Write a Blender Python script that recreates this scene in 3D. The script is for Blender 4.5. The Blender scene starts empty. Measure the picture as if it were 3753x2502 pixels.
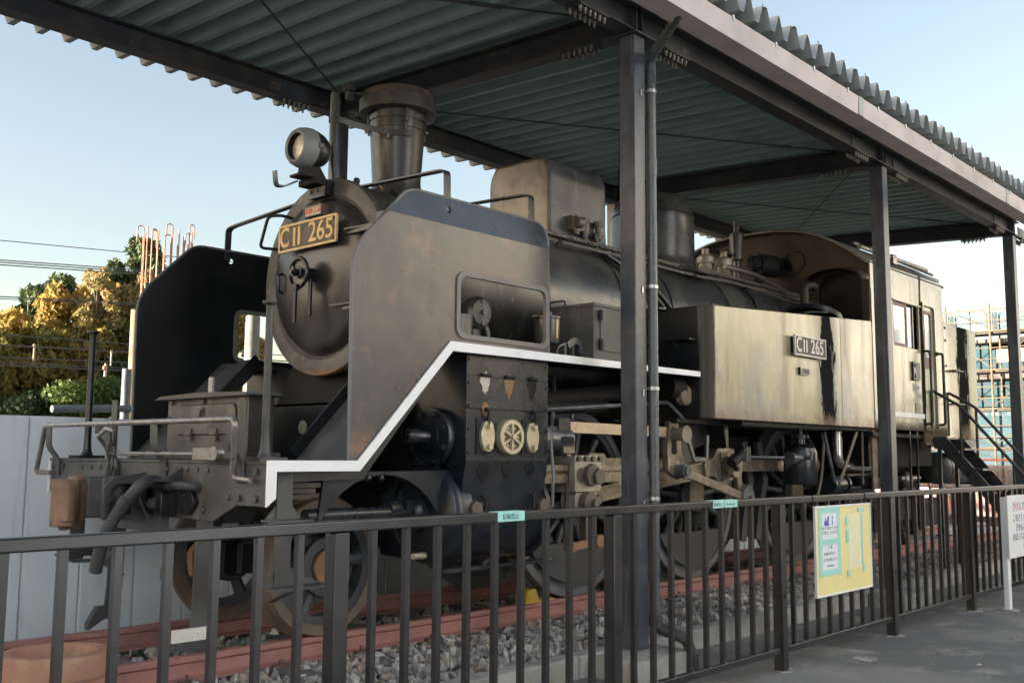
import bpy, math, random
import numpy as np
from mathutils import Vector, Matrix, Euler
from mathutils.geometry import tessellate_polygon
R = math.radians
random.seed(7)
rng = np.random.default_rng(7)
scene = bpy.context.scene
COL = scene.collection

# ------------------------------------------------------------------ camera
cam_d = bpy.data.cameras.new("camera")
cam = bpy.data.objects.new("camera", cam_d)
COL.objects.link(cam)
scene.camera = cam
cam_d.sensor_width = 36.0
cam_d.lens = 36.0 * 3685.13 / 3753.0
cam_d.clip_end = 3000
YAW, PITCH, ROLL = R(47.458), R(6.469), R(0.417)
_v = Vector((math.sin(YAW) * math.cos(PITCH), math.cos(YAW) * math.cos(PITCH), math.sin(PITCH)))
_r = Vector((math.cos(YAW), -math.sin(YAW), 0))
_u = _r.cross(_v)
_c, _s = math.cos(ROLL), math.sin(ROLL)
_r2, _u2 = _c * _r + _s * _u, -_s * _r + _c * _u
cam.matrix_world = Matrix(((_r2.x, _u2.x, -_v.x, -8.314), (_r2.y, _u2.y, -_v.y, -5.8935),
                           (_r2.z, _u2.z, -_v.z, 1.1403), (0, 0, 0, 1)))

# ------------------------------------------------------------------ world, sun, exposure
SUN_YAW, SUN_EL = R(-62), R(5.5)          # azimuth measured from +Y towards +X
world = bpy.data.worlds.new("World")
scene.world = world
world.use_nodes = True
wn = world.node_tree.nodes
wl = world.node_tree.links
bg = wn["Background"]
sky = wn.new("ShaderNodeTexSky")
sky.sky_type = 'NISHITA'
sky.sun_disc = False
sky.sun_elevation = SUN_EL
sky.sun_rotation = SUN_YAW
sky.altitude = 0
sky.air_density = 1.0
sky.dust_density = 1.6
sky.ozone_density = 1.0
hs = wn.new("ShaderNodeHueSaturation")     # camera white balance for open shade
hs.inputs['Saturation'].default_value = 0.80
tint = wn.new("ShaderNodeMix"); tint.data_type = 'RGBA'; tint.blend_type = 'MULTIPLY'
tint.inputs[0].default_value = 1.0
tint.inputs[7].default_value = (0.98, 0.955, 0.99, 1)
wl.new(sky.outputs[0], hs.inputs['Color'])
wl.new(hs.outputs[0], tint.inputs[6])
wl.new(tint.outputs[2], bg.inputs['Color'])
bg.inputs['Strength'].default_value = 0.085
sun_d = bpy.data.lights.new("sun", 'SUN')
sun_d.energy = 5.0
sun_d.angle = R(0.6)
sun_d.color = (1.0, 0.93, 0.84)
sun = bpy.data.objects.new("sun", sun_d)
COL.objects.link(sun)
_sd = Vector((math.sin(SUN_YAW) * math.cos(SUN_EL), math.cos(SUN_YAW) * math.cos(SUN_EL), math.sin(SUN_EL)))
sun.rotation_euler = _sd.to_track_quat('Z', 'Y').to_euler()
vs = scene.view_settings
vs.view_transform = 'Standard'
vs.look = 'None'
vs.exposure = 2.65
vs.gamma = 1.0
vs.use_curve_mapping = False
scene.cycles.max_bounces = 6
scene.cycles.diffuse_bounces = 4
scene.cycles.glossy_bounces = 3
scene.cycles.transmission_bounces = 4
scene.cycles.transparent_max_bounces = 8
scene.cycles.use_denoising = True
scene.cycles.sample_clamp_indirect = 6

# ------------------------------------------------------------------ material helper
MATS = {}
ALBEDO_GAIN = 1.0      # gain on base colours to make up for weak light; neutral here
def _gain(c): return tuple(min(.84, q * ALBEDO_GAIN) for q in c)
def mat(name, col, rough=0.5, metal=0.0, var=None, streak=None, spots=None, bump=None, coord='Object',
        spec=0.5, rvar=0.15, masks=(), alpha=None, rand=0.0, transl=None, dent=None, rstreak=False):
    """var=(col2, scale, lo, hi); streak=(col, scale_xy, scale_z, lo, hi); spots=(col, scale, lo, hi);
    masks: list of (col, axis, lo, hi, soft, wobble) colour bands with a shape of their own; bump=(scale, strength)"""
    if ALBEDO_GAIN != 1.0:
        col = _gain(col)
        var = (_gain(var[0]),) + tuple(var[1:]) if var else None
        streak = (_gain(streak[0]),) + tuple(streak[1:]) if streak else None
        spots = (_gain(spots[0]),) + tuple(spots[1:]) if spots else None
    m = bpy.data.materials.new(name)
    m.use_nodes = True
    n, l = m.node_tree.nodes, m.node_tree.links
    b = n["Principled BSDF"]
    b.inputs['Metallic'].default_value = metal
    b.inputs['Specular IOR Level'].default_value = spec
    tc = n.new("ShaderNodeTexCoord")
    vec = tc.outputs[coord]
    oi = None
    if rand:
        oi = n.new("ShaderNodeObjectInfo")
        ad = n.new("ShaderNodeVectorMath"); ad.operation = 'MULTIPLY_ADD'
        ad.inputs[1].default_value = (1, 1, 1)
        sc = n.new("ShaderNodeMath"); sc.operation = 'MULTIPLY'; sc.inputs[1].default_value = 37.0
        l.new(oi.outputs['Random'], sc.inputs[0])
        l.new(vec, ad.inputs[0]); l.new(sc.outputs[0], ad.inputs[2])
        vec = ad.outputs[0]
    def noise(scale, detail=5, rgh=0.6, mapping=None):
        t = n.new("ShaderNodeTexNoise")
        t.inputs['Scale'].default_value = scale
        t.inputs['Detail'].default_value = detail
        t.inputs['Roughness'].default_value = rgh
        if mapping:
            mp = n.new("ShaderNodeMapping")
            mp.inputs['Scale'].default_value = mapping
            l.new(vec, mp.inputs['Vector']); l.new(mp.outputs[0], t.inputs['Vector'])
        else:
            l.new(vec, t.inputs['Vector'])
        return t.outputs['Fac']
    def ramp(src, lo, hi):
        mr = n.new("ShaderNodeMapRange")
        mr.interpolation_type = 'SMOOTHSTEP'
        mr.inputs['From Min'].default_value = lo
        mr.inputs['From Max'].default_value = hi
        l.new(src, mr.inputs['Value'])
        return mr.outputs['Result']
    def mix(fac, a, bcol):
        mx = n.new("ShaderNodeMix"); mx.data_type = 'RGBA'
        l.new(fac, mx.inputs[0])
        if isinstance(a, tuple): mx.inputs[6].default_value = (*a, 1)
        else: l.new(a, mx.inputs[6])
        mx.inputs[7].default_value = (*bcol, 1)
        return mx.outputs[2]
    cur = col
    base_noise = None
    matte = []
    if var:
        base_noise = noise(var[1], 6, 0.65)
        cur = mix(ramp(base_noise, var[2], var[3]), cur, var[0])
    if streak:
        stn = noise(1.0, 5, 0.6, (streak[1], streak[1], streak[2]))
        cur = mix(ramp(stn, streak[3], streak[4]), cur, streak[0])
        if rstreak: base_noise = stn
    if spots:
        cur = mix(ramp(noise(spots[1], 7, 0.7), spots[2], spots[3]), cur, spots[0])
    if masks:
        sx = n.new("ShaderNodeSeparateXYZ"); l.new(vec, sx.inputs[0])
        for (mc, axis, lo, hi, soft, wob) in masks:
            nz = noise(1.0, 8, 0.8, (9, 9, 2.2) if axis != 'Z' else (5, 5, 5))
            md = n.new("ShaderNodeMath"); md.operation = 'MULTIPLY_ADD'
            md.inputs[1].default_value = wob * 2; md.inputs[2].default_value = -wob
            l.new(nz, md.inputs[0])
            ad = n.new("ShaderNodeMath"); ad.operation = 'ADD'
            l.new(md.outputs[0], ad.inputs[0]); l.new(sx.outputs[axis], ad.inputs[1])
            a1 = ramp(ad.outputs[0], lo - soft, lo + soft)
            a2 = ramp(ad.outputs[0], hi + soft, hi - soft)
            mm = n.new("ShaderNodeMath"); mm.operation = 'MULTIPLY'
            l.new(a1, mm.inputs[0]); l.new(a2, mm.inputs[1])
            cur = mix(mm.outputs[0], cur, mc)
            if mc[0] < .12: matte.append(mm.outputs[0])
    if rand and oi:
        hv = n.new("ShaderNodeHueSaturation")
        mr = n.new("ShaderNodeMapRange")
        mr.inputs['To Min'].default_value = 1 - rand; mr.inputs['To Max'].default_value = 1 + rand
        l.new(oi.outputs['Random'], mr.inputs['Value']); l.new(mr.outputs[0], hv.inputs['Value'])
        if isinstance(cur, tuple): hv.inputs['Color'].default_value = (*cur, 1)
        else: l.new(cur, hv.inputs['Color'])
        cur = hv.outputs[0]
    if isinstance(cur, tuple): b.inputs['Base Color'].default_value = (*cur, 1)
    else: l.new(cur, b.inputs['Base Color'])
    if rvar and (var or spots):
        mr = n.new("ShaderNodeMapRange")
        mr.inputs['From Min'].default_value = 0.3; mr.inputs['From Max'].default_value = 0.7
        mr.inputs['To Min'].default_value = max(0.03, rough - rvar); mr.inputs['To Max'].default_value = min(1, rough + rvar)
        l.new(base_noise if base_noise else noise(6), mr.inputs['Value'])
        rsrc = mr.outputs[0]
        for mk in matte:                       # bare, matte streaks do not mirror
            fm = n.new("ShaderNodeMix"); fm.inputs[3].default_value = .9
            l.new(mk, fm.inputs[0]); l.new(rsrc, fm.inputs[2]); rsrc = fm.outputs[0]
            fs = n.new("ShaderNodeMix"); fs.inputs[2].default_value = spec; fs.inputs[3].default_value = .03
            l.new(mk, fs.inputs[0])
            if b.inputs['Specular IOR Level'].links:
                mu = n.new("ShaderNodeMath"); mu.operation = 'MINIMUM'
                l.new(b.inputs['Specular IOR Level'].links[0].from_socket, mu.inputs[0]); l.new(fs.outputs[0], mu.inputs[1])
                l.new(mu.outputs[0], b.inputs['Specular IOR Level'])
            else: l.new(fs.outputs[0], b.inputs['Specular IOR Level'])
        l.new(rsrc, b.inputs['Roughness'])
    else:
        b.inputs['Roughness'].default_value = rough
    if bump:
        bp = n.new("ShaderNodeBump")
        bp.inputs['Strength'].default_value = bump[1]
        bp.inputs['Distance'].default_value = bump[2] if len(bump) > 2 else 0.01
        l.new(noise(bump[0], 5, 0.6), bp.inputs['Height'])
        if dent:                                # slow waves of thin sheet metal
            b2 = n.new("ShaderNodeBump"); b2.inputs['Strength'].default_value = dent[1]; b2.inputs['Distance'].default_value = .03
            l.new(noise(dent[0], 2, 0.5), b2.inputs['Height']); l.new(b2.outputs[0], bp.inputs['Normal'])
        l.new(bp.outputs[0], b.inputs['Normal'])
    if alpha is not None:
        b.inputs['Alpha'].default_value = alpha
    if transl:
        tr = n.new("ShaderNodeBsdfTranslucent")
        if isinstance(cur, tuple): tr.inputs['Color'].default_value = (*cur, 1)
        else: l.new(cur, tr.inputs['Color'])
        ms = n.new("ShaderNodeMixShader"); ms.inputs[0].default_value = transl
        out = n["Material Output"]
        l.new(b.outputs[0], ms.inputs[1]); l.new(tr.outputs[0], ms.inputs[2]); l.new(ms.outputs[0], out.inputs['Surface'])
    MATS[name] = m
    return m

# ------------------------------------------------------------------ mesh helper
def fillet(pts, rad, n=5):
    """round the corners of an open 3D polyline"""
    P = [Vector(p) for p in pts]
    out = [P[0]]
    for i in range(1, len(P) - 1):
        a, b, c = P[i - 1], P[i], P[i + 1]
        d1, d2 = (a - b), (c - b)
        r = min(rad, d1.length * .49, d2.length * .49)
        p0, p2 = b + d1.normalized() * r, b + d2.normalized() * r
        for k in range(n + 1):
            t = k / n
            out.append(p0 * (1 - t) ** 2 + b * 2 * t * (1 - t) + p2 * t * t)
    out.append(P[-1])
    return out
def round_poly(pts, rads, n=5):
    """round the corners of a closed 2D polygon"""
    out = []
    N = len(pts)
    if not isinstance(rads, (list, tuple)): rads = [rads] * N
    for i in range(N):
        a, b, c = Vector(pts[i - 1]), Vector(pts[i]), Vector(pts[(i + 1) % N])
        r = min(rads[i], (a - b).length * .49, (c - b).length * .49)
        if r < 1e-5: out.append(tuple(b)); continue
        p0, p2 = b + (a - b).normalized() * r, b + (c - b).normalized() * r
        for k in range(n + 1):
            t = k / n
            q = p0 * (1 - t) ** 2 + b * 2 * t * (1 - t) + p2 * t * t
            out.append((q.x, q.y))
    return out
def circ(cx, cy, r, n=16, a0=0.0):
    return [(cx + r * math.cos(a0 + 2 * math.pi * k / n), cy + r * math.sin(a0 + 2 * math.pi * k / n)) for k in range(n)]
class M:
    def __init__(s): s.v = []; s.f = []
    def add(s, v, f):
        o = len(s.v)
        s.v += [tuple(p) for p in v]
        s.f += [tuple(i + o for i in q) for q in f]
        return s
    def box(s, x0, x1, y0, y1, z0, z1):
        v = [(x0, y0, z0), (x1, y0, z0), (x1, y1, z0), (x0, y1, z0), (x0, y0, z1), (x1, y0, z1), (x1, y1, z1), (x0, y1, z1)]
        return s.add(v, [(0, 3, 2, 1), (4, 5, 6, 7), (0, 1, 5, 4), (1, 2, 6, 5), (2, 3, 7, 6), (3, 0, 4, 7)])
    def obox(s, c, size, rot=(0, 0, 0)):
        e = Euler(rot).to_matrix(); c = Vector(c)
        hx, hy, hz = size[0] / 2, size[1] / 2, size[2] / 2
        v = [c + e @ Vector((a * hx, b * hy, d * hz)) for d in (-1, 1) for a, b in ((-1, -1), (1, -1), (1, 1), (-1, 1))]
        return s.add(v, [(0, 3, 2, 1), (4, 5, 6, 7), (0, 1, 5, 4), (1, 2, 6, 5), (2, 3, 7, 6), (3, 0, 4, 7)])
    def bar(s, p0, p1, w, h, up=(0, 0, 1)):
        """rectangular bar between two points, w across, h along up"""
        p0, p1 = Vector(p0), Vector(p1); d = (p1 - p0).normalized(); up = Vector(up)
        if abs(d.dot(up)) > .99: up = Vector((1, 0, 0))
        a = d.cross(up).normalized(); b = a.cross(d)
        v = [p + a * i * w / 2 + b * j * h / 2 for p in (p0, p1) for i, j in ((-1, -1), (1, -1), (1, 1), (-1, 1))]
        return s.add(v, [(0, 1, 2, 3), (7, 6, 5, 4), (0, 4, 5, 1), (1, 5, 6, 2), (2, 6, 7, 3), (3, 7, 4, 0)])
    def strap(s, pts, w, t, wdir):
        """flat strap along a path; wdir = width direction"""
        P = [Vector(p) for p in pts]; wd = Vector(wdir).normalized(); v = []
        for i, p in enumerate(P):
            d = (P[min(i + 1, len(P) - 1)] - P[max(i - 1, 0)]).normalized()
            nn = d.cross(wd).normalized()
            for a, b in ((-1, -1), (1, -1), (1, 1), (-1, 1)): v.append(p + wd * a * w / 2 + nn * b * t / 2)
        f = [(0, 1, 2, 3), tuple(4 * (len(P) - 1) + k for k in (3, 2, 1, 0))]
        for i in range(len(P) - 1):
            for k in range(4):
                a, b = 4 * i + k, 4 * i + (k + 1) % 4
                f.append((a, a + 4, b + 4, b))
        return s.add(v, f)
    def cyl(s, p0, p1, r0, r1=None, n=16, caps=True):
        r1 = r0 if r1 is None else r1
        p0, p1 = Vector(p0), Vector(p1); d = (p1 - p0).normalized()
        a = d.orthogonal().normalized(); b = d.cross(a)
        v = []
        for p, r in ((p0, r0), (p1, r1)):
            for k in range(n):
                t = 2 * math.pi * k / n
                v.append(p + a * r * math.cos(t) + b * r * math.sin(t))
        f = [(k, (k + 1) % n, n + (k + 1) % n, n + k) for k in range(n)]
        if caps: f += [tuple(range(n - 1, -1, -1)), tuple(range(n, 2 * n))]
        return s.add(v, f)
    def tube(s, pts, r, n=8, caps=True):
        P = [Vector(p) for p in pts]; v = []; prev = None
        rr = r if isinstance(r, (list, tuple)) else [r] * len(P)
        for i, p in enumerate(P):
            d = (P[min(i + 1, len(P) - 1)] - P[max(i - 1, 0)]).normalized()
            a = d.orthogonal().normalized() if prev is None else (prev - d * prev.dot(d)).normalized()
            prev = a; b = d.cross(a)
            for k in range(n):
                t = 2 * math.pi * k / n
                v.append(p + (a * math.cos(t) + b * math.sin(t)) * rr[i])
        f = []
        for i in range(len(P) - 1):
            for k in range(n):
                f.append((i * n + k, i * n + (k + 1) % n, (i + 1) * n + (k + 1) % n, (i + 1) * n + k))
        if caps: f += [tuple(range(n - 1, -1, -1)), tuple((len(P) - 1) * n + k for k in range(n))]
        return s.add(v, f)
    def lathe(s, prof, o, axis='z', n=32, cap0=True, cap1=True):
        """prof: list of (radius, distance along axis)"""
        o = Vector(o)
        A = {'x': (Vector((0, 1, 0)), Vector((0, 0, 1)), Vector((1, 0, 0))), 'y': (Vector((0, 0, 1)), Vector((1, 0, 0)), Vector((0, 1, 0))),
             'z': (Vector((1, 0, 0)), Vector((0, 1, 0)), Vector((0, 0, 1)))}[axis]
        v = []; f = []
        for r, h in prof:
            for k in range(n):
                t = 2 * math.pi * k / n
                v.append(o + A[0] * r * math.cos(t) + A[1] * r * math.sin(t) + A[2] * h)
        for i in range(len(prof) - 1):
            for k in range(n):
                f.append((i * n + k, i * n + (k + 1) % n, (i + 1) * n + (k + 1) % n, (i + 1) * n + k))
        if cap0 and prof[0][0] > 1e-4: f.append(tuple(range(n - 1, -1, -1)))
        if cap1 and prof[-1][0] > 1e-4: f.append(tuple((len(prof) - 1) * n + k for k in range(n)))
        return s.add(v, f)
    def prism(s, poly, axis, a, b, holes=()):
        """extrude a 2D polygon: axis y -> (x,z), axis x -> (y,z), axis z -> (x,y)"""
        def P(q, h): return {'x': (h, q[0], q[1]), 'y': (q[0], h, q[1]), 'z': (q[0], q[1], h)}[axis]
        loops = [list(poly)] + [list(h) for h in holes]
        flat = [q for lp in loops for q in lp]; N = len(flat)
        v = [P(q, a) for q in flat] + [P(q, b) for q in flat]; f = []
        if holes:
            tri = tessellate_polygon([[Vector((q[0], q[1], 0)) for q in lp] for lp in loops])
            for t in tri: f += [tuple(t), tuple(i + N for i in reversed(t))]
        else:
            f += [tuple(range(N)), tuple(range(2 * N - 1, N - 1, -1))]
        o = 0
        for lp in loops:
            m = len(lp)
            for k in range(m): f.append((o + k, o + (k + 1) % m, N + o + (k + 1) % m, N + o + k))
            o += m
        return s.add(v, f)
    def ring(s, outer, inner, axis, a, b):
        """frame between two polygons of equal count"""
        def P(q, h): return {'x': (h, q[0], q[1]), 'y': (q[0], h, q[1]), 'z': (q[0], q[1], h)}[axis]
        n = len(outer)
        v = [P(q, a) for q in outer] + [P(q, a) for q in inner] + [P(q, b) for q in outer] + [P(q, b) for q in inner]
        f = []
        for k in range(n):
            j = (k + 1) % n
            f += [(k, j, n + j, n + k), (2 * n + k, 3 * n + k, 3 * n + j, 2 * n + j), (k, 2 * n + k, 2 * n + j, j), (n + k, n + j, 3 * n + j, 3 * n + k)]
        return s.add(v, f)
    def ball(s, c, r, n=10, sq=(1, 1, 1)):
        c = Vector(c); v = []; f = []; m = n // 2
        for i in range(m + 1):
            ph = math.pi * i / m
            for k in range(n):
                t = 2 * math.pi * k / n
                v.append(c + Vector((r * sq[0] * math.sin(ph) * math.cos(t), r * sq[1] * math.sin(ph) * math.sin(t), r * sq[2] * math.cos(ph))))
        for i in range(m):
            for k in range(n):
                f.append((i * n + k, i * n + (k + 1) % n, (i + 1) * n + (k + 1) % n, (i + 1) * n + k))
        return s.add(v, f)
    def bolt(s, p, d, r=.014, h=.012, n=6):
        p, d = Vector(p), Vector(d)
        return s.cyl(p - d * .002, p + d * h, r, r * .92, n)
    def rivet(s, p, d, r=.014):
        p, d = Vector(p), Vector(d)
        s.cyl(p - d * .002, p + d * r * .5, r, r * .8, 8, False)
        return s.cyl(p + d * r * .5, p + d * r * .8, r * .8, r * .3, 8)
    def mesh(s, name, m, smooth=True, ang=38):
        me = bpy.data.meshes.new(name)
        me.from_pydata(s.v, [], s.f)
        me.update()
        import bmesh
        bm = bmesh.new(); bm.from_mesh(me)
        bmesh.ops.recalc_face_normals(bm, faces=bm.faces)
        bm.to_mesh(me); bm.free()
        if smooth:
            me.polygons.foreach_set("use_smooth", [True] * len(me.polygons))
            me.set_sharp_from_angle(angle=R(ang))
        if m: me.materials.append(m)
        return me
WLOC = {}
def link(o, parent=None, world_coords=True):
    COL.objects.link(o)
    if parent is not None:
        o.parent = parent
        if world_coords: o.location = -WLOC.get(parent.name, Vector((0, 0, 0)))
    WLOC[o.name] = Vector((0, 0, 0)) if world_coords else WLOC.get(parent.name if parent else '', Vector((0, 0, 0))) + o.location
    return o
def obj(name, mb, m, parent=None, bevel=0, smooth=True, ang=38, seg=2):
    me = mb.mesh(name, m, smooth, ang)
    o = bpy.data.objects.new(name, me)
    link(o, parent)
    if bevel:
        bv = o.modifiers.new("bevel", 'BEVEL')
        bv.width = bevel; bv.segments = seg; bv.limit_method = 'ANGLE'; bv.angle_limit = R(40); bv.harden_normals = False
    return o
def inst(name, me, loc, parent=None, rot=(0, 0, 0), scale=(1, 1, 1)):
    """an object that shares mesh data; loc is in world coordinates"""
    o = bpy.data.objects.new(name, me)
    COL.objects.link(o)
    o.location = Vector(loc)
    if parent is not None:
        o.parent = parent
        o.location = Vector(loc) - WLOC.get(parent.name, Vector((0, 0, 0)))
    o.rotation_euler = rot; o.scale = scale
    return o
def tag(o, label=None, cat=None, group=None, kind=None):
    if label: o['label'] = label
    if cat: o['category'] = cat
    if group: o['group'] = group
    if kind: o['kind'] = kind
    return o
def thing(name, loc, label, cat, group=None):
    o = bpy.data.objects.new(name, None)
    COL.objects.link(o)
    o.location = loc
    o.empty_display_size = .2
    WLOC[o.name] = Vector(loc)
    return tag(o, label, cat, group)
def text(name, body, size, loc, rot, m, parent, extrude=.002, align='CENTER', bold=0.0, sx=1.0):
    cu = bpy.data.curves.new(name, 'FONT')
    cu.body = body; cu.size = size; cu.extrude = extrude; cu.align_x = align; cu.align_y = 'CENTER'; cu.offset = bold
    cu.materials.append(m)
    tmp = bpy.data.objects.new("tmp", cu); COL.objects.link(tmp)
    bpy.context.view_layer.update()
    me = bpy.data.meshes.new_from_object(tmp.evaluated_get(bpy.context.evaluated_depsgraph_get()))
    me.name = name
    bpy.data.objects.remove(tmp); bpy.data.curves.remove(cu)
    if not me.materials: me.materials.append(m)
    return inst(name, me, loc, parent, rot, (sx, 1, 1))
FACE_X = (R(90), 0, R(-90))   # lettering read from the front of the engine (faces -X)
FACE_Y = (R(90), 0, 0)        # lettering read from the fence side (faces -Y)
# ================================================================== materials of the setting
asphalt = mat("asphalt", (.15, .15, .15), .8, var=((.25, .245, .235), 0.7, .44, .60), streak=((.30, .29, .27), 2.2, 2.2, .54, .68), spots=((.42, .41, .38), 5.5, .61, .72), bump=(150, .9, .006))
dirt = mat("dirt", (.16, .14, .11), .95, var=((.24, .21, .17), .3, .4, .6), bump=(30, .4, .02))
ballast_m = mat("ballast_soil", (.11, .10, .09), .95, var=((.17, .155, .14), 9, .4, .6), bump=(40, .6, .02))
concrete = mat("concrete", (.40, .40, .37), .9, var=((.28, .275, .25), 3.5, .4, .65), streak=((.20, .19, .16), 9, 1.6, .58, .78),
               spots=((.52, .51, .47), 14, .62, .74), bump=(60, .4, .006))
rail_m = mat("rail_red", (.36, .165, .14), .6, var=((.28, .135, .115), 8, .4, .65), spots=((.40, .24, .20), 22, .62, .76), bump=(70, .15, .004))
sleeper_m = mat("sleeper", (.11, .10, .095), .9, var=((.19, .18, .165), 6, .4, .65), bump=(30, .5, .01))
steel_dk = mat("shelter_steel", (.042, .046, .055), .5, var=((.085, .088, .095), 3.2, .42, .7), streak=((.15, .145, .135), 16, 1.1, .60, .82),
               spots=((.10, .07, .05), 30, .69, .78), bump=(45, .12, .003))
column_m = mat("column_paint", (.050, .057, .072), .34, var=((.085, .093, .108), 5, .44, .62), streak=((.17, .175, .18), 26, .8, .55, .75), bump=(70, .12, .003), rvar=.05)
beam_m = mat("beam_paint", (.035, .036, .042), .5, var=((.075, .066, .055), 2.2, .44, .66), spots=((.17, .13, .10), 5.0, .60, .72), bump=(40, .12, .003))
deck_m = mat("roof_sheet_green", (.27, .36, .34), .5, var=((.32, .41, .39), 1.5, .4, .7), streak=((.20, .26, .245), 1.2, 6, .54, .72), rand=.07)
deck_top = mat("roof_sheet_galv_lit_eave", (.42, .44, .43), .5, var=((.34, .36, .35), 3, .4, .7))
gutter_m = mat("gutter_beige", (.50, .42, .40), .5, var=((.42, .36, .34), 3, .4, .7))
pipe_m = mat("drain_pipe", (.075, .082, .09), .32, var=((.11, .11, .11), 9, .45, .7), spots=((.35, .31, .24), 26, .70, .78))
galv = mat("galvanised", (.55, .56, .56), .35, metal=.8, var=((.4, .4, .4), 30, .4, .6))
bolt_m = mat("bolt_steel", (.16, .15, .13), .5, metal=.3, var=((.30, .27, .22), 20, .4, .7))
fence_m = mat("fence_bronze", (.015, .016, .018), .30, var=((.026, .026, .027), 7, .4, .7), spots=((.16, .12, .09), 60, .74, .80), bump=(120, .05, .002), spec=.6, rvar=.04)
hoard_m = mat("hoarding_white", (.78, .81, .84), .40, var=((.72, .76, .80), .9, .4, .7), streak=((.62, .64, .66), 7, .5, .57, .78), spots=((.55, .52, .47), 11, .66, .74), masks=[((.36, .31, .25), 'Z', -.5, -.12, .06, .5)], dent=(2, .05), bump=(40, .03, .002), rand=.02)

# ================================================================== ground, pavement, kerb, ballast
G = -.306
gnd = M(); gnd.add([(-900, -900, -.325), (900, -900, -.325), (900, 900, -.325), (-900, 900, -.325)], [(0, 1, 2, 3)])
tag(obj("ground", gnd, dirt), kind='structure')
pv = M(); pv.add([(-40, -45, G), (26, -45, G), (26, -1.60, G), (-40, -1.60, G)], [(0, 1, 2, 3)])
pave = tag(obj("pavement", pv, asphalt), kind='structure')
patch = mat("mortar_patch", (.42, .41, .37), .9, var=((.25, .24, .22), 14, .42, .6))
def blob(cx, cy, r, z, n=18, sy=.7):
    return [(cx + r * (1 + .28 * random.uniform(-1, 1)) * math.cos(2 * math.pi * k / n), cy + r * sy * (1 + .28 * random.uniform(-1, 1)) * math.sin(2 * math.pi * k / n)) for k in range(n)]
FX = [-7.57 + 1.908 * i for i in range(7)]
for fx in FX:
    obj("mortar_patch", M().prism(blob(fx, -2.5, .095, 0), 'z', G + .002, G + .007), patch, pave)
for cx, cy, r in ((-1.05, -2.72, .10), (.55, -3.3, .05), (-.4, -4.2, .06), (1.4, -3.6, .05)):
    obj("mortar_patch", M().prism(blob(cx, cy, r, 0, 16, .8), 'z', G + .002, G + .006), patch, pave)
leaf_m = mat("dry_leaf", (.55, .50, .42), .8)
for cx, cy in ((.15, -3.72), (.28, -3.78), (-.7, -3.4), (1.5, -3.1), (.9, -4.0), (-1.0, -4.1), (2.2, -3.9)):
    mb = M(); a = random.uniform(0, 6.3); c, s_ = math.cos(a), math.sin(a)
    pts = [(-.03, 0, .004), (0, .012, .012), (.03, 0, .006), (0, -.012, .003)]
    mb.add([(cx + c * x - s_ * y, cy + s_ * x + c * y, G + .003 + z) for x, y, z in pts], [(0, 1, 2), (0, 2, 3)])
    obj("fallen_leaf", mb, leaf_m, pave)
kerb = thing("concrete_kerb", (-2, -1.58, G), "long low weathered concrete kerb holding back the ballast", "kerb")
kx = -9.0
while kx < 10.0:
    d = random.uniform(-.004, .004)
    obj("kerb_block", M().box(kx + .004, kx + 1.99, -1.645 + d, -1.50, G - .05, -.166 + d), concrete, kerb, bevel=.012)
    kx += 2.0
bd = M()
nx, ny = 120, 34
vv = []
for j in range(ny + 1):
    for i in range(nx + 1):
        x = -10 + 20 * i / nx; y = -1.5 + 3.3 * j / ny
        z = -.185 + .012 * math.sin(x * 3.1 + y * 2) + random.uniform(-.008, .008) - max(0, min(.15, (y - 1.08) * .5))
        vv.append((x, y, z))
bd.add(vv, [(j * (nx + 1) + i, j * (nx + 1) + i + 1, (j + 1) * (nx + 1) + i + 1, (j + 1) * (nx + 1) + i) for j in range(ny) for i in range(nx)])
bed = tag(obj("ballast_bed", bd, ballast_m), kind='structure')

# stones: convex lumps
def stone_shape(rg):
    import bmesh
    bm = bmesh.new()
    p = rg.normal(size=(13, 3)); p /= np.linalg.norm(p, axis=1)[:, None]
    p *= rg.uniform(.75, 1.05, size=(13, 1)); p *= np.array([1.0, rg.uniform(.65, .95), rg.uniform(.5, .75)])
    for q in p: bm.verts.new(q)
    bmesh.ops.convex_hull(bm, input=bm.verts)
    bmesh.ops.delete(bm, geom=[v for v in bm.verts if not v.link_faces], context='VERTS')
    bm.verts.index_update(); bm.faces.ensure_lookup_table()
    V = np.array([v.co[:] for v in bm.verts]); F = [tuple(v.index for v in f.verts) for f in bm.faces]
    bm.free(); return V, F
shapes = [stone_shape(rng) for _ in range(14)]
st_cols = [(.40, .385, .365), (.28, .27, .265), (.50, .47, .42), (.36, .29, .23), (.58, .56, .52), (.21, .205, .20)]
stone_ms = [mat("stone_%s" % n, c, .85, var=(tuple(x * .62 for x in c), 9, .4, .65), bump=(40, .3, .01), rand=.18)
            for n, c in zip(("grey", "slate", "pale", "brown", "white", "dark"), st_cols)]
stone_meshes = []
for k, (V, F) in enumerate(shapes):
    for m in stone_ms:
        me = bpy.data.meshes.new("stone"); me.from_pydata([tuple(v) for v in V], [], F); me.update(); me.materials.append(m)
        stone_meshes.append(me)
def stone_spot():
    return
pts = []
def ok(x, y):
    if abs(abs(y) - .565) < .075: return False
    return True
sleeper_x = [-9.6 + .62 * i for i in range(32)]
for _ in range(26000):
    x = rng.uniform(-9, 9.5); y = rng.uniform(-1.52, 1.15)
    if not ok(x, y): continue
    sx = min(abs(x - q) for q in sleeper_x)
    if sx < .085 and abs(y) < 1.0 and rng.random() < (.80 if abs(y) < .55 else .66): continue
    if y > -.5 and rng.random() < .5: continue
    pts.append((x, y))
camx, camy = -8.314, -5.8935
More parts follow.
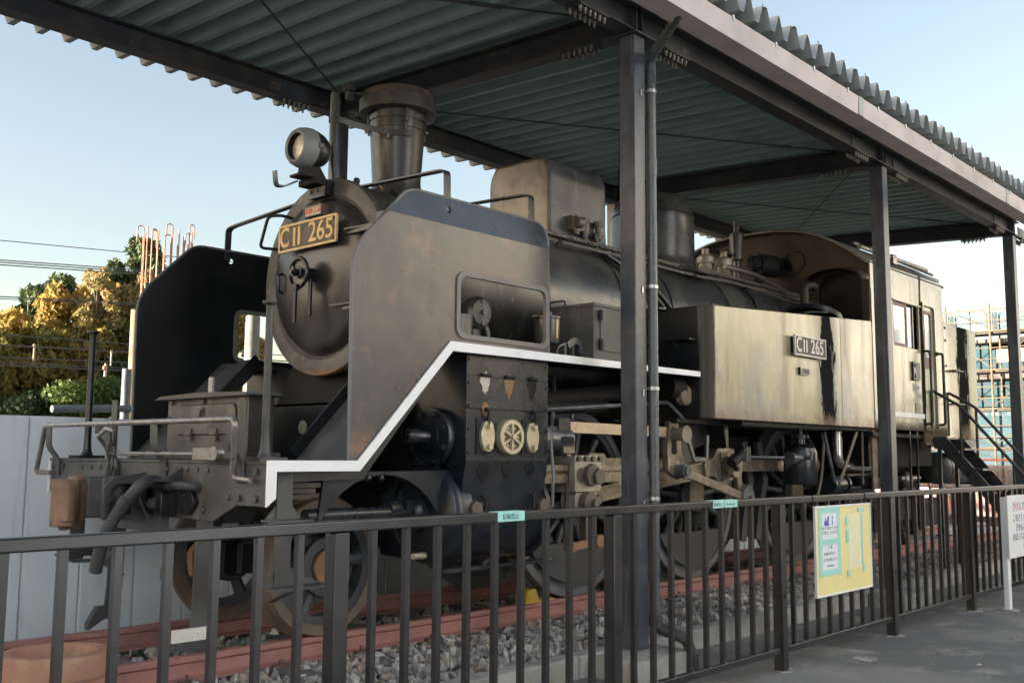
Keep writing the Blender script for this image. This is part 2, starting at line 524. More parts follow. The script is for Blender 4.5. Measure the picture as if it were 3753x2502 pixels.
def shown(x, y):
    d = math.hypot(x - camx, y - camy); a = math.degrees(math.atan2(x - camx, y - camy)) - 47.458
    return abs(a) < 27.2 and y < -.62 and x < -.5, d
near = sorted([(shown(x, y)[1], i) for i, (x, y) in enumerate(pts) if shown(x, y)[0] and -4.9 < x])[:300]
nearset = {i for _, i in near}
SV, SF, SM = [], [], []
off = 0
for i, (x, y) in enumerate(pts):
    r = rng.uniform(.026, .05) * (1.0 if rng.random() < .9 else 1.3)
    z = -.172 + rng.uniform(-.012, .022) + (.012 if -1.35 < y < -.65 else 0)
    e = rng.uniform(0, 6.28, 3); e[0] *= .25; e[1] *= .25
    mi = rng.choice(6, p=[.30, .24, .15, .16, .07, .08])
    if y > -.62 or x > 1.2: mi = rng.choice(6, p=[.30, .34, .06, .14, .02, .14])
    k = rng.integers(len(shapes))
    if i in nearset:
        inst("stone", stone_meshes[k * 6 + mi], (x, y, z), bed, tuple(e), (r, r, r))
        continue
    Rm = np.array(Euler(tuple(e)).to_matrix())
    V, F = shapes[k]
    SV.append((V * r) @ Rm.T + np.array([x, y, z]))
    SF += [tuple(q + off for q in f) for f in F]; SM += [mi] * len(F)
    off += len(V)
me = bpy.data.meshes.new("ballast_stones"); me.from_pydata(np.concatenate(SV).tolist(), [], SF); me.update()
for m in stone_ms: me.materials.append(m)
me.polygons.foreach_set("material_index", SM)
so = bpy.data.objects.new("ballast_stones", me); link(so, bed); so['kind'] = 'stuff'

# ================================================================== track
track = thing("railway_track", (0, 0, -.17), "short display track with red painted rails on timber sleepers", "railway track")
prof = [(-.062, -.14), (.062, -.14), (.062, -.131), (.009, -.118), (.008, -.045), (.031, -.032), (.031, -.006), (.026, 0), (-.026, 0),
        (-.031, -.006), (-.031, -.032), (-.008, -.045), (-.009, -.118), (-.062, -.131)]
for sgn in (-1, 1):
    obj("rail", M().prism([(sgn * .5645 + a, b) for a, b in prof], 'x', -12, 9.6), rail_m, track, ang=25)
sl_me = M().box(-.1, .1, -1.05, 1.05, -.14, 0).mesh("sleeper", sleeper_m)
for x in sleeper_x:
    inst("sleeper", sl_me, (x, random.uniform(-.02, .02), -.142), track, (0, 0, random.uniform(-.02, .02)))
fix_m = mat("rail_fixing", (.12, .07, .055), .7)
clip_me = M().box(-.05, .05, -.02, .02, 0, .022).cyl((0, 0, .02), (0, 0, .05), .012, n=6).mesh("rail_clip", fix_m)
for x in sleeper_x:
    if -6 < x < 6: inst("rail_clip", clip_me, (x, -.645, -.142), track)

# dry weeds at the foot of the kerb
weed_m = mat("dry_weed", (.36, .31, .20), .9, var=((.20, .22, .10), 8, .4, .6))
wv, wf = [], []
for (wx, wy, n_, hh) in ((-3.55, -1.70, 26, .09), (-3.3, -1.68, 18, .06), (-4.1, -1.70, 14, .07), (-1.2, -1.67, 12, .05), (.7, -1.67, 14, .06), (-2.05, -1.69, 10, .07), (2.6, -1.68, 12, .05)):
    for k in range(n_):
        a, l_ = rng.uniform(0, 6.28), rng.uniform(.4, 1.2) * hh
        bx, by = wx + rng.normal() * .07, wy + rng.normal() * .015
        tx_, ty2 = bx + math.cos(a) * l_ * .8, by + math.sin(a) * l_ * .6
        o_ = len(wv); w_ = .0025
        wv += [(bx - w_, by, G), (bx + w_, by, G), ((bx + tx_) / 2 + w_, (by + ty2) / 2, G + l_ * .7), (tx_, ty2, G + l_), ((bx + tx_) / 2 - w_, (by + ty2) / 2, G + l_ * .7)]
        wf += [(o_, o_ + 1, o_ + 2, o_ + 4), (o_ + 4, o_ + 2, o_ + 3)]
tag(obj("dry_weeds", M().add(wv, wf), weed_m, smooth=False), "sparse dry weeds along the foot of the kerb", "weeds", kind='stuff')

# ================================================================== shelter
CX = [-7.0, -2.57, 1.86, 6.27]
shelter = thing("train_shelter", (0, 0, G), "dark steel open shelter with ribbed green metal roof over the engine", "shelter")
def zroof(y): return 4.425 + (y + 1.8) * .05          # underside of the low ribs
CW = .135
for i, cx in enumerate(CX):
    for side in (-1, 1):
        y0 = -1.80 if side < 0 else 1.665
        top = zroof(y0) - .232
        if not (i == 0):
            obj("column", M().box(cx, cx + CW, y0, y0 + CW, -.168, top), column_m, shelter, bevel=.008)
        if side < 0 and i > 0:
            obj("pedestal", M().box(cx - .34, cx + .34, -2.03, -1.648, G - .02, -.17), concrete, shelter, bevel=.02)
            obj("column_cap", M().box(cx - .02, cx + .33, y0 - .035, y0 + CW + .02, top + .001, top + .011), steel_dk, shelter)
def hbeam(mb, p0, p1, h, w, tf=.011, tw=.008):
    p0, p1 = Vector(p0), Vector(p1); d = (p1 - p0).normalized(); up = Vector((0, 0, 1))
    a = d.cross(up).normalized(); b = a.cross(d)
    for o, ww, hh in ((b * (h / 2 - tf / 2), w, tf), (-b * (h / 2 - tf / 2), w, tf), (Vector((0, 0, 0)), tw, h - 2 * tf)):
        mb.bar(p0 + o, p1 + o, ww, hh)
    return mb
XL, XR = -8.2, 6.78
for y in (-1.735, 1.735):
    zc = zroof(y) - .115
    obj("edge_beam", hbeam(M(), (XL, y, zc), (XR - .2, y, zc), .20, .15), beam_m, shelter, bevel=.003, seg=1)
for cx in CX[1:]:
    x = cx + CW / 2
    obj("cross_beam", hbeam(M(), (x, -1.655, zroof(-1.65) - .118), (x, 1.655, zroof(1.65) - .118), .21, .16), beam_m, shelter, bevel=.003, seg=1)
# splice plates and bolts
bolt_me = M().cyl((0, 0, -.028), (0, 0, 0), .0125, n=6).cyl((0, 0, -.045), (0, 0, -.028), .008, n=6).mesh("bolt", bolt_m)
def splice(x0, x1, y, zbot, along='x'):
    if along == 'x':
        obj("splice_plate", M().box(x0, x1, y - .072, y - .012, zbot - .010, zbot - .001).box(x0, x1, y + .012, y + .072, zbot - .010, zbot - .001).box(x0 + .02, x1 - .02, y - .016, y - .006, zbot + .03, zbot + .17), steel_dk, shelter)
        for k in range(6):
            for dy in (-.045, .045):
                inst("bolt", bolt_me, (x0 + .025 + k * (x1 - x0 - .05) / 5, y + dy, zbot - .010), shelter)
    else:
        obj("splice_plate", M().box(y - .075, y + .075, x0, x1, zbot - .010, zbot - .001), steel_dk, shelter)
        for k in range(6):
            for dx in (-.05, .05):
                inst("bolt", bolt_me, (y + dx, x0 + .025 + k * (x1 - x0 - .05) / 5, zbot - .010), shelter)
for cx in CX[1:]:
    for y in (-1.735, 1.735):
        zb = zroof(y) - .215
        splice(cx - .62, cx - .30, y, zb); splice(cx + .42, cx + .74, y, zb)
        obj("stiffener", M().box(cx + .03, cx + .04, y - .07, y + .07, zb + .015, zb + .185).box(cx + .10, cx + .11, y - .07, y + .07, zb + .015, zb + .185), steel_dk, shelter)
    splice(-1.42, -1.10, cx + CW / 2, zroof(-1.25) - .226, 'y'); splice(1.10, 1.42, cx + CW / 2, zroof(1.25) - .224, 'y')
# folded roof sheet: one rib per panel
PITCH_X = .235
Y0, Y1 = -2.34, 2.56
rib = [(0, .150), (.028, .150), (.092, .0), (.143, .0), (.207, .150), (PITCH_X, .150)]
def ribmesh():
    mb = M(); t = .006; v = []; f = []
    for yy in (Y0, -1.93, 1.93, Y1):
        for x, z in rib: v.append((x, yy, zroof(yy) + z))
        for x, z in rib: v.append((x, yy, zroof(yy) + z + t))
    n = len(rib)
    for r_ in range(3):
        o_ = 2 * n * r_
        for k in range(n - 1):
            f += [(o_ + k, o_ + k + 1, o_ + 2 * n + k + 1, o_ + 2 * n + k), (o_ + n + k, o_ + 3 * n + k, o_ + 3 * n + k + 1, o_ + n + k + 1)]
    for k in range(n - 1): f += [(k, n + k, n + k + 1, k + 1), (6 * n + k, 6 * n + k + 1, 7 * n + k + 1, 7 * n + k)]
    mb.add(v, f)
    me = mb.mesh("roof_panel", deck_m, smooth=False)
    me.materials.append(deck_top)
    zt = [sum(me.vertices[i].co.z - zroof(me.vertices[i].co.y) for i in p.vertices) / len(p.vertices) for p in me.polygons]
    for p in me.polygons:
        if p.normal.z > .05 or abs(p.normal.y) > .7 or abs(p.center.y) > 1.94: p.material_index = 1  # overhang undersides turn pale too: their lit look is put into the colour
    return me
rib_me = ribmesh()
n_ribs = int((XR - XL) / PITCH_X)
for k in range(n_ribs):
    inst("roof_panel", rib_me, (XL + k * PITCH_X, random.uniform(-.012, .012), random.uniform(-.002, .002)), shelter)
stay = M()
for k in range(0, n_ribs, 4):
    stay.cyl((XL + k * PITCH_X + .01, Y0 + .02, zroof(Y0) + .15), (XL + k * PITCH_X + .01, Y0 + .02, zroof(Y0) + .19), .005, n=5)
tag(obj("roof_screws", stay, bolt_m, shelter), kind='stuff')
# closing strip and eave purlin
obj("eave_purlin", M().box(XL, XR - .1, -2.02, -1.96, zroof(-2) - .055, zroof(-2) - .003), beam_m, shelter)
# gutter
gp = [(-2.30, 4.215), (-2.30, 4.075), (-2.455, 4.075), (-2.46, 4.225), (-2.47, 4.225), (-2.465, 4.065), (-2.292, 4.065), (-2.292, 4.215)]
GO = -.03
obj("gutter", M().prism([(a, b + GO) for a, b in gp], 'x', XL, XR - .05), gutter_m, shelter)
clip_g = M().box(-.012, .012, -.008, .0, -.02, .02).bar((0, 0, .012), (0, .16, .02), .015, .004).mesh("gutter_hook", galv)
xx = XL + .3
while xx < XR:
    inst("gutter_hook", clip_g, (xx, -2.468, 4.228 + GO - .008), shelter); xx += .62
for xj in (-.25, 3.72):
    obj("gutter_joint", M().box(xj, xj + .09, -2.474, -2.452, 4.063 + GO, 4.228 + GO), mat("gutter_joint_grey%d" % int(xj), (.36, .36, .33), .5), shelter)
# tie rods of the roof bracing
def tierod(a, b):
    mb = M(); a, b = Vector(a), Vector(b); mid = a.lerp(b, .82)
    mb.cyl(a, b, .009, n=8); d = (b - a).normalized()
    mb.cyl(mid - d * .12, mid + d * .12, .016, n=8)
    obj("tie_rod", mb, beam_m, shelter)
for i in range(3):
    xa, xb = CX[i] + .1, CX[i + 1] + .02
    tierod((xa, -1.62, zroof(-1.6) - .07), (xb, 1.62, zroof(1.6) - .07))
    tierod((xa, 1.62, zroof(1.6) - .09), (xb, -1.62, zroof(-1.6) - .09))
# drain pipe beside the first column in view
px, py = -2.375, -1.81
pp = fillet([(px, py, .12), (px, py, 4.03), (px - .04, py - .05, 4.06), (-2.86, -2.37, 4.06), (-2.885, -2.385, 4.07), (-2.885, -2.385, 4.15)], .05, 6)
pipe_top = M().tube(pp, .0365, 14)
pipe_top.cyl((px, py, 3.86), (px, py, 3.98), .0405, n=16).cyl((px, py, 3.16), (px, py, 3.29), .0405, n=16).cyl((px, py, .05), (px, py, .20), .041, n=16).cyl((-2.885, -2.385, 4.075), (-2.885, -2.385, 4.125), .045, n=16)
dp = obj("drain_pipe", pipe_top, pipe_m, shelter)
low = fillet([(px, py, .12), (px, py, -.03), (px + .09, py - .21, -.10), (px + .10, py - .235, -.31)], .06, 6)
obj("drain_elbow", M().tube(low, .040, 14).cyl((px, py, -.02), (px, py, .06), .046, n=16).cyl((px + .098, py - .23, -.2), (px + .1, py - .235, -.30), .046, n=16), mat("drain_elbow_black", (.03, .033, .038), .4, var=((.09, .09, .09), 20, .5, .7)), shelter)
for z in (3.80, 2.35, 1.62, .85):
    mb = M(); mb.lathe([(.0395, -.012), (.042, -.012), (.042, .012), (.0395, .012)], (px, py, z), 'z', 18, False, False)
    mb.bar((px - .03, py + .02, z), (px - .10, py + .012, z - .01), .018, .003).bar((px - .115, py + .004, z - .01), (px - .115, py + .004, z - .055), .014, .003, (0, 1, 0))
    obj("pipe_bracket", mb, galv, shelter)

# ================================================================== fence
FY = -2.48
fence = thing("metal_fence", (FX[0], FY, G), "dark bronze metal railing with square bars along the display", "fence")
X0, X1 = FX[0], FX[-1]
obj("top_rail", M().box(X0, X1 + .04, FY - .028, FY + .028, .818, .866), fence_m, fence, bevel=.007, seg=3)
obj("bottom_rail", M().box(X0, X1, FY - .02, FY + .02, -.19, -.146), fence_m, fence, bevel=.004)
post_me = M().box(-.037, .037, -.037, .037, G, .817).mesh("post", fence_m)
bar_me = M().box(-.0145, .0145, -.0145, .0145, -.146, .818).mesh("bar", fence_m)
for i, fx in enumerate(FX):
    o = inst("post", post_me, (fx, FY, 0), fence)
    bv = o.modifiers.new("bevel", 'BEVEL'); bv.width = .005; bv.segments = 2
    if i < len(FX) - 1:
        for k in range(1, 10):
            inst("bar", bar_me, (fx + .1908 * k, FY, 0), fence)
bead = M()
for i, fx in enumerate(FX[:-1]):
    for k in range(1, 10):
        bead.box(fx + .1908 * k + .010, fx + .1908 * k + .019, FY - .019, FY - .010, -.147, -.139)
tag(obj("weld_bead", bead, galv, fence), kind='stuff')
tape_m = mat("tape_mint", (.33, .67, .60), .6, var=((.40, .72, .66), 20, .4, .7))
ink = mat("ink_grey", (.08, .10, .11), .8)
for (a, b, body, s) in ((-4.718, -4.525, "駐輪禁止", .030), (-2.747, -2.618, "駐輪禁止.", .024), (-2.610, -2.451, "No Bicycles", .022)):
    t = obj("rail_tape", M().box(a, b, FY - .0305, FY + .0305, .8205, .8685), tape_m, fence)
    text("lettering", body, s, ((a + b) / 2 - .005, FY - .0315, .842), FACE_Y, ink, t, .0002)

# ================================================================== notice board tied to the fence
BY = -2.515
board = thing("notice_board", (-.9, BY, .12), "yellow notice board with taped papers tied to the fence", "notice board")
yel = mat("board_yellow", (.80, .70, .30), .55, var=((.82, .73, .36), 3, .4, .7), spots=((.72, .62, .27), 9, .6, .75))
wht = mat("board_white", (.80, .80, .79), .5)
paper = mat("paper_white", (.74, .77, .80), .7)
oldp = mat("paper_faded", (.80, .77, .52), .7, var=((.76, .73, .46), 9, .4, .65))
bl_ink = mat("ink_blue", (.10, .12, .48), .7)
bx0, bx1, bz0, bz1 = -1.392, -.428, .137, .79
obj("panel", M().box(bx0 + .012, bx1 - .012, BY - .014, BY - .002, bz0 + .012, bz1 - .012), yel, board)
obj("frame", M().ring([(bx0, bz0), (bx1, bz0), (bx1, bz1), (bx0, bz1)], [(bx0 + .014, bz0 + .014), (bx1 - .014, bz0 + .014), (bx1 - .014, bz1 - .014), (bx0 + .014, bz1 - .014)], 'y', BY - .020, BY), wht, board, bevel=.002)
F0 = BY - .0145
for (a, b, c, d) in ((-1.294, -1.030, .543, .737), (-1.291, -1.035, .324, .507)):
    obj("paper", M().box(a, b, F0 - .0015, F0, c, d), paper, board)
for (a, b, c, d) in ((-.854, -.590, .505, .721), (-.853, -.589, .303, .508)):
    obj("faded_paper", M().box(a, b, F0 - .0012, F0, c, d), oldp, board)
for (a, b, c, d) in ((-1.336, -1.288, .28, .775), (-1.036, -.984, .276, .772), (-1.336, -.99, .735, .778), (-1.336, -.985, .505, .547), (-1.336, -.985, .282, .326),
                     (-.885, -.842, .63, .70), (-.885, -.835, .545, .60), (-.885, -.842, .50, .57), (-.61, -.585, .32, .715), (-.665, -.555, .725, .76), (-.88, -.835, .245, .30), (-.60, -.565, .27, .33)):
    tz_ = tz_ + .00035 if 'tz_' in globals() else .0
    obj("tape_strip", M().box(a, b, F0 - .0024 - tz_, F0 - .0016, c, d), tape_m, board)
tk = F0 - .0020
for body, s, x, z, al in (("有志で汽車のペンキの", .026, -1.162, .625, 'CENTER'), ("塗り替えしています！", .028, -1.162, .592, 'CENTER'),
                          ("工  期", .028, -1.16, .486, 'CENTER'), ("平成30年2月12日～", .024, -1.27, .44, 'LEFT'), ("全て塗り終わるまで", .026, -1.045, .395, 'RIGHT'), ("半田市教育委員会", .015, -1.16, .352, 'CENTER')):
    text("lettering", body, s, (x, tk, z), FACE_Y, ink, board, .0003, al)
pg = M()
for a, b, c, d in ((-1.245, -1.175, .655, .680), (-1.195, -1.168, .680, .712), (-1.232, -1.222, .680, .703), (-1.25, -1.165, .650, .657), (-1.212, -1.204, .68, .692)):
    pg.box(a, b, tk - .0006, tk, c, d)
for k in range(4): pg.cyl((-1.236 + k * .02, tk - .0006, .648), (-1.236 + k * .02, tk, .648), .007, n=10)
for k, (zz, r) in enumerate(((.655, .010), (.672, .009), (.69, .007), (.705, .009))): pg.cyl((-1.115 + .004 * (k % 2), tk - .0006, zz), (-1.115 + .004 * (k % 2), tk, zz), r, n=10)
obj("printed_drawing", pg, bl_ink, board)
for x in (-1.365, -.46):
    obj("tie_wire", M().tube(fillet([(x, BY - .004, .77), (x - .01, FY - .03, .80), (x - .012, FY - .032, .868), (x - .012, FY + .03, .870), (x - .006, FY + .032, .80), (x, BY + .01, .775)], .01, 3), .003, 6), mat("wire_black%d" % int(x * 10), (.02, .02, .02), .5), board)

# ================================================================== white warning sign
SY = -2.72
sign = thing("warning_sign", (2.28, SY, G), "white warning sign with Japanese lettering on a white post by the fence", "sign")
sgw = mat("sign_white", (.78, .80, .83), .45, var=((.74, .77, .81), 4, .4, .7))
red_ink = mat("ink_faded_red", (.62, .22, .24), .7)
nv_ink = mat("ink_navy", (.10, .13, .22), .7)
obj("post", M().box(2.215, 2.30, SY - .03, SY + .02, G, .77), sgw, sign, bevel=.006)
obj("post", M().box(3.16, 3.24, SY - .03, SY + .02, G, .77), sgw, sign, bevel=.006)
obj("board", M().box(2.20, 3.26, SY - .050, SY - .031, .195, .782), sgw, sign, bevel=.003)
obj("board_frame", M().ring([(2.195, .188), (3.265, .188), (3.265, .79), (2.195, .79)], [(2.225, .215), (3.235, .215), (3.235, .763), (2.225, .763)], 'y', SY - .057, SY - .049), wht, sign)
ty = SY - .0515
text("lettering", "きけん", .098, (2.36, ty, .672), FACE_Y, red_ink, sign, .0006, 'LEFT', .001)
text("lettering", "です！", .092, (2.655, ty, .672), FACE_Y, nv_ink, sign, .0006, 'LEFT')
for body, s, x, z in (("このさくへはいり", .088, 2.36, .560), ("きかんしゃに", .088, 2.44, .468), ("のぼってはいけません", .082, 2.345, .378), ("はんだし", .080, 2.66, .285)):
    text("lettering", body, s, (x, ty, z), FACE_Y, nv_ink, sign, .0006, 'LEFT', 0, .94)
obj("base_plate", M().cyl((2.26, SY, G), (2.26, SY, G + .012), .10, n=20), patch, sign)

# ================================================================== clay pipe
clay = mat("terracotta", (.33, .17, .11), .8, var=((.44, .31, .20), 2.6, .44, .60), streak=((.22, .11, .08), 1.2, 45, .52, .66), bump=(14, .6, .012))
cl = M().lathe([(.185, -.30), (.235, -.30), (.243, -.05), (.243, .16), (.236, .178), (.192, .178), (.186, .165), (.185, -.30)], (-6.12, -.90, .012), 'z', 48, False, False)
tag(obj("clay_pipe", cl, clay), "open terracotta clay pipe standing upright beside the rails", "clay pipe")
# ================================================================== hoarding behind the track
hoard = thing("hoarding_wall", (0, 2.03, -.32), "plain pale grey steel panel hoarding behind the locomotive", "hoarding")
pan = M()
pan.prism([(0, 2.03), (.010, 2.0), (.434, 2.0), (.443, 2.03), (.443, 2.036), (0, 2.036)], 'z', -.34, 1.415)
pan_me = pan.mesh("panel", hoard_m)
x = -9.581
while x < 9.2:
    inst("panel", pan_me, (x, random.uniform(-.003, .003), random.uniform(-.004, .004)), hoard); x += .445
obj("top_rail", M().cyl((-9.7, 2.075, 1.2), (9.2, 2.075, 1.2), .024, n=10), galv, hoard)

# ================================================================== posts, pipe, rebar, wires beyond the hoarding
cpost = mat("concrete_post", (.20, .18, .15), .85, var=((.16, .14, .115), 4, .4, .65), bump=(40, .2, .006))
gpost = mat("grey_steel_post", (.12, .13, .135), .5, var=((.09, .10, .105), 6, .4, .7))
sp = tag(obj("steel_post", M().cyl((-.79, 9.0, -.32), (-.80, 9.0, 3.36), .085, .075, 16), mat("post_sun_gold", (.30, .19, .09), .8, var=((.24, .15, .07), 4, .4, .65))), "pale post lit by the sun at the edge of the far deflector", "post")  # gold of the low sun is put into the post's colour
gp_ = thing("pipe_rack", (-.95, 8.9, -.32), "thin grey post carrying a horizontal grey pipe above the hoarding", "pipe rack")
obj("post", M().cyl((-.95, 8.9, -.32), (-.95, 8.9, 2.42), .07, n=14), gpost, gp_)
obj("pipe", M().cyl((-2.12, 8.75, 1.76), (-.70, 8.85, 1.82), .055, n=14), gpost, gp_)
obj("stay", M().cyl((-1.7, 8.8, 1.2), (-.9, 8.85, 1.95), .012, n=6), galv, gp_)
obj("stay", M().cyl((-1.35, 8.8, 1.2), (-.9, 8.85, 1.6), .012, n=6), galv, gp_)
wp = thing("concrete_post", (1.31, 9.0, -.32), "pale concrete post seen through the far deflector window", "post")
obj("post", M().cyl((1.31, 9, -.32), (1.31, 9, 3.47), .135, .125, 18), cpost, wp)
obj("cap", M().cyl((1.31, 9, 3.47), (1.31, 9, 3.50), .125, .10, 18), cpost, wp)
obj("band", M().cyl((1.31, 9, 2.72), (1.31, 9, 2.76), .142, n=18), galv, wp)
rebar_m = mat("rebar_rust", (.36, .17, .09), .75, var=((.24, .11, .06), 12, .4, .65))
cage = thing("rebar_cage", (.2, 10, -.32), "rusty reinforcing bar cage with hooked tops rising behind the deflector", "rebar cage")
rr = .40
for k in range(22):
    a = 2 * math.pi * k / 22 + .1
    bx, by = .22 + rr * math.cos(a), 10 + rr * math.sin(a)
    h = 4.85 + random.uniform(-.12, .15)
    pts_ = [(bx, by, -.32), (bx, by, h)]
    if k % 3 == 0:
        dx, dy = (.10, 0.02) if k % 2 == 0 else (-.10, 0.02)
        for j in range(1, 8):
            t = math.pi * j / 7
            pts_.append((bx + dx / 2 * (1 - math.cos(t)), by + dy * j / 7, h + .05 * math.sin(t)))
        pts_.append((bx + dx, by + dy, h - random.uniform(.12, .28)))
    obj("bar", M().tube(pts_, .0105, 6), rebar_m, cage)
for z in (3.72, 3.80, 3.55):
    obj("hoop", M().tube([(.22 + (rr + .015) * math.cos(t), 10 + (rr + .015) * math.sin(t), z + .03 * math.cos(t)) for t in np.linspace(0, 2 * math.pi, 33)], .011, 6, False), rebar_m, cage)
wire_m = mat("overhead_wire", (.09, .085, .08), .6)
hang_m = mat("wire_fitting", (.45, .28, .16), .6)
wires = [("highest single thin wire crossing the sky", (.398, 5.937), (3.865, 6.158), .010),
         ("upper wire of the close set of three in the sky", (.426, 5.486), (3.484, 5.711), .013),
         ("middle wire of the close set of three in the sky", (.429, 5.436), (3.486, 5.656), .013),
         ("lower wire of the close set of three in the sky", (.433, 5.376), (3.489, 5.601), .013),
         ("thick twin wire across the treetops", (.478, 4.648), (3.699, 4.875), .013),
         ("wire just below the treetop wire", (.481, 4.599), (3.702, 4.831), .010),
         ("pale wire across the sunlit trees, uppermost of that bunch", (.531, 3.785), (3.639, 3.835), .012),
         ("pale wire carrying two short hangers in front of trees", (.546, 3.548), (3.65, 3.629), .017),
         ("wire at the foot of the hangers in front of trees", (.563, 3.271), (3.664, 3.368), .014),
         ("upper of the two lowest wires in front of green trees", (.57, 3.153), (3.671, 3.227), .011),
         ("lowest wire in front of the green trees", (.574, 3.094), (3.674, 3.162), .015)]
for lab, a, b, r in wires:
    s_ = (b[1] - a[1]) / (b[0] - a[0])
    o = obj("overhead_wire", M().cyl((a[0] - 22, 18, a[1] - 22 * s_), (b[0] + 20, 18, b[1] + 20 * s_), r, n=6), wire_m)
    tag(o, lab, "wire", "overhead railway wires")
    if "hangers" in lab and "carrying" in lab:
        for x in (1.30, 3.15):
            obj("hanger", M().cyl((x, 17.98, 3.26), (x, 17.98, 3.60), .022, n=8).ball((x, 17.98, 3.6), .04, 8), hang_m, o)
        obj("hanger", M().cyl((3.02, 17.98, 2.98), (3.03, 17.98, 3.30), .035, n=8).ball((3.0, 17.98, 3.2), .06, 8), hang_m, o)

# ================================================================== trees
def tree_leaves(clumps, n, size, rg, drop=.0, long=1.6):
    """clumps: list of (center, radius xyz); leaves are small bent quads"""
    C = np.array([c for c, r in clumps]); Rr = np.array([r for c, r in clumps])
    w = Rr.prod(axis=1) ** .7; w /= w.sum()
    idx = rg.choice(len(clumps), n, p=w)
    d = rg.normal(size=(n, 3)); d /= np.linalg.norm(d, axis=1)[:, None]
    rad = rg.uniform(.25, 1.0, n) ** .55
    P = C[idx] + d * Rr[idx] * rad[:, None]
    a = rg.normal(size=(n, 3)); a[:, 2] -= drop; a /= np.linalg.norm(a, axis=1)[:, None]
    b = np.cross(a, rg.normal(size=(n, 3))); b /= np.linalg.norm(b, axis=1)[:, None]
    s = size * rg.uniform(.4, 1.55, n)
    A, B = a * (s * long * .5)[:, None], b * (s * .5)[:, None]
    V = np.stack([P - A, P - B * .9, P + A, P + B * .9], 1).reshape(-1, 3)
    F = np.arange(4 * n).reshape(-1, 4)
    return V, F
def make_tree(name, label, base, clumps, n, size, leaf, bark, group, drop=.2, trunk_r=.16, seed=1, long=1.6, stems=1):
    rg = np.random.default_rng(seed)
    t = thing(name, base, label, "tree", group)
    V, F = tree_leaves(clumps, n, size, rg, drop, long)
    me = bpy.data.meshes.new("crown"); me.from_pydata(V.tolist(), [], F.tolist()); me.update(); me.materials.append(leaf)
    o = bpy.data.objects.new("crown", me); link(o, t)
    mb = M(); bx, by, bz = base
    top = max(c[2] for c, r in clumps)
    for s_ in range(stems):
        ox, oy = (rg.uniform(-.6, .6), rg.uniform(-.6, .6)) if stems > 1 else (0, 0)
        cx = np.mean([c[0] for c, r in clumps]); cy = np.mean([c[1] for c, r in clumps])
        pts_ = [(bx + ox, by + oy, bz)]
        for k in range(1, 7):
            f = k / 6
            pts_.append((bx + ox + (cx - bx) * f + rg.uniform(-.12, .12), by + oy + (cy - by) * f, bz + (top - bz) * f))
        mb.tube(pts_, [trunk_r * (1 - .85 * k / 6) / (stems ** .5) for k in range(7)], 7)
    for c, r in clumps:
        f = max(.15, min(.8, (c[2] - bz) / (top - bz) - .18))
        p0 = Vector((bx + (cx - bx) * f, by + (cy - by) * f, bz + (top - bz) * f))
        p1 = Vector(c); m_ = p0.lerp(p1, .5) + Vector((0, 0, .25))
        mb.tube([p0, m_, p1], [trunk_r * .35, trunk_r * .22, .015], 5)
    obj("trunk", mb, bark, t)
    return t
def lm(name, c1, c2, tr=.35): return mat(name, c1, .6, var=(c2, 1.1, .38, .62), transl=tr, spec=.3)
bark = mat("bark", (.10, .08, .06), .9)
cane = mat("bamboo_cane", (.30, .27, .12), .6)
lf_bam = lm("bamboo_leaf", (.44, .285, .075), (.30, .23, .065), .5)  # low sun's gold is put into the bamboo leaf colours
lf_olive = lm("bamboo_leaf_low", (.33, .235, .06), (.20, .18, .05), .5)
lf_pine = lm("pine_needle", (.055, .085, .035), (.09, .11, .04), .2)
lf_broad = lm("broad_leaf", (.085, .135, .035), (.13, .17, .04), .35)
lf_dark = lm("dark_leaf", (.035, .06, .022), (.06, .085, .03), .25)
lf_tan = lm("sparse_leaf", (.40, .29, .11), (.30, .24, .10), .4)
rg0 = np.random.default_rng(3)
def clump_cloud(cx, cy, z0, z1, w, n, r0, r1, rg):
    out = []
    for k in range(n):
        f = (k + .5) / n
        out.append(((cx + rg.uniform(-w, w) * (1 - .55 * f), cy + rg.uniform(-w, w) * .7, z0 + (z1 - z0) * f), (rg.uniform(r0, r1),) * 2 + (rg.uniform(r0, r1) * .8,)))
    return out
Bx = [(4.2, 31, 5.7, "leftmost of the golden bamboo clumps"), (5.6, 31.5, 6.3, "golden bamboo clump under the dark pine tip"), (6.9, 31, 7.4, "golden bamboo clump below the small dark pine"),
      (8.2, 30.6, 7.7, "tall feathery golden bamboo with pale open top"), (9.6, 31.5, 7.6, "golden bamboo clump beside the tall dark evergreen"), (11.0, 31.2, 7.2, "golden bamboo clump behind the far deflector"),
      (13.0, 31.5, 8.6, "golden bamboo in the deflector window beside the pale post"), (14.7, 31.3, 8.8, "golden bamboo in the deflector window next to the smokebox")]
Bx += [(3.4, 29.6, 4.9, "low golden bamboo in front of the leftmost clump"), (4.9, 29.4, 5.3, "low golden bamboo in front of the dark pine tip"), (6.3, 29.5, 5.8, "low golden bamboo left of the feathery tall one"), (7.6, 29.4, 6.0, "low golden bamboo below the feathery tall one"),
       (8.9, 29.5, 6.0, "low golden bamboo under the sparse pale tree"), (10.2, 29.6, 6.2, "low golden bamboo before the tall evergreen"), (11.6, 29.8, 6.2, "low golden bamboo hidden mostly by the deflector")]
for i, (tx, ty_, h, lab) in enumerate(Bx):
    cl_ = clump_cloud(tx, ty_, 1.8, h - .45, 1.15, 17, .40, .80, rg0)
    make_tree("bamboo", lab, (tx, ty_, -.32), cl_, 6200, .135, lf_bam if ty_ > 30 else lf_olive, cane, "golden bamboo behind the hoarding", drop=.7, trunk_r=.12, seed=20 + i, long=2.2, stems=4)
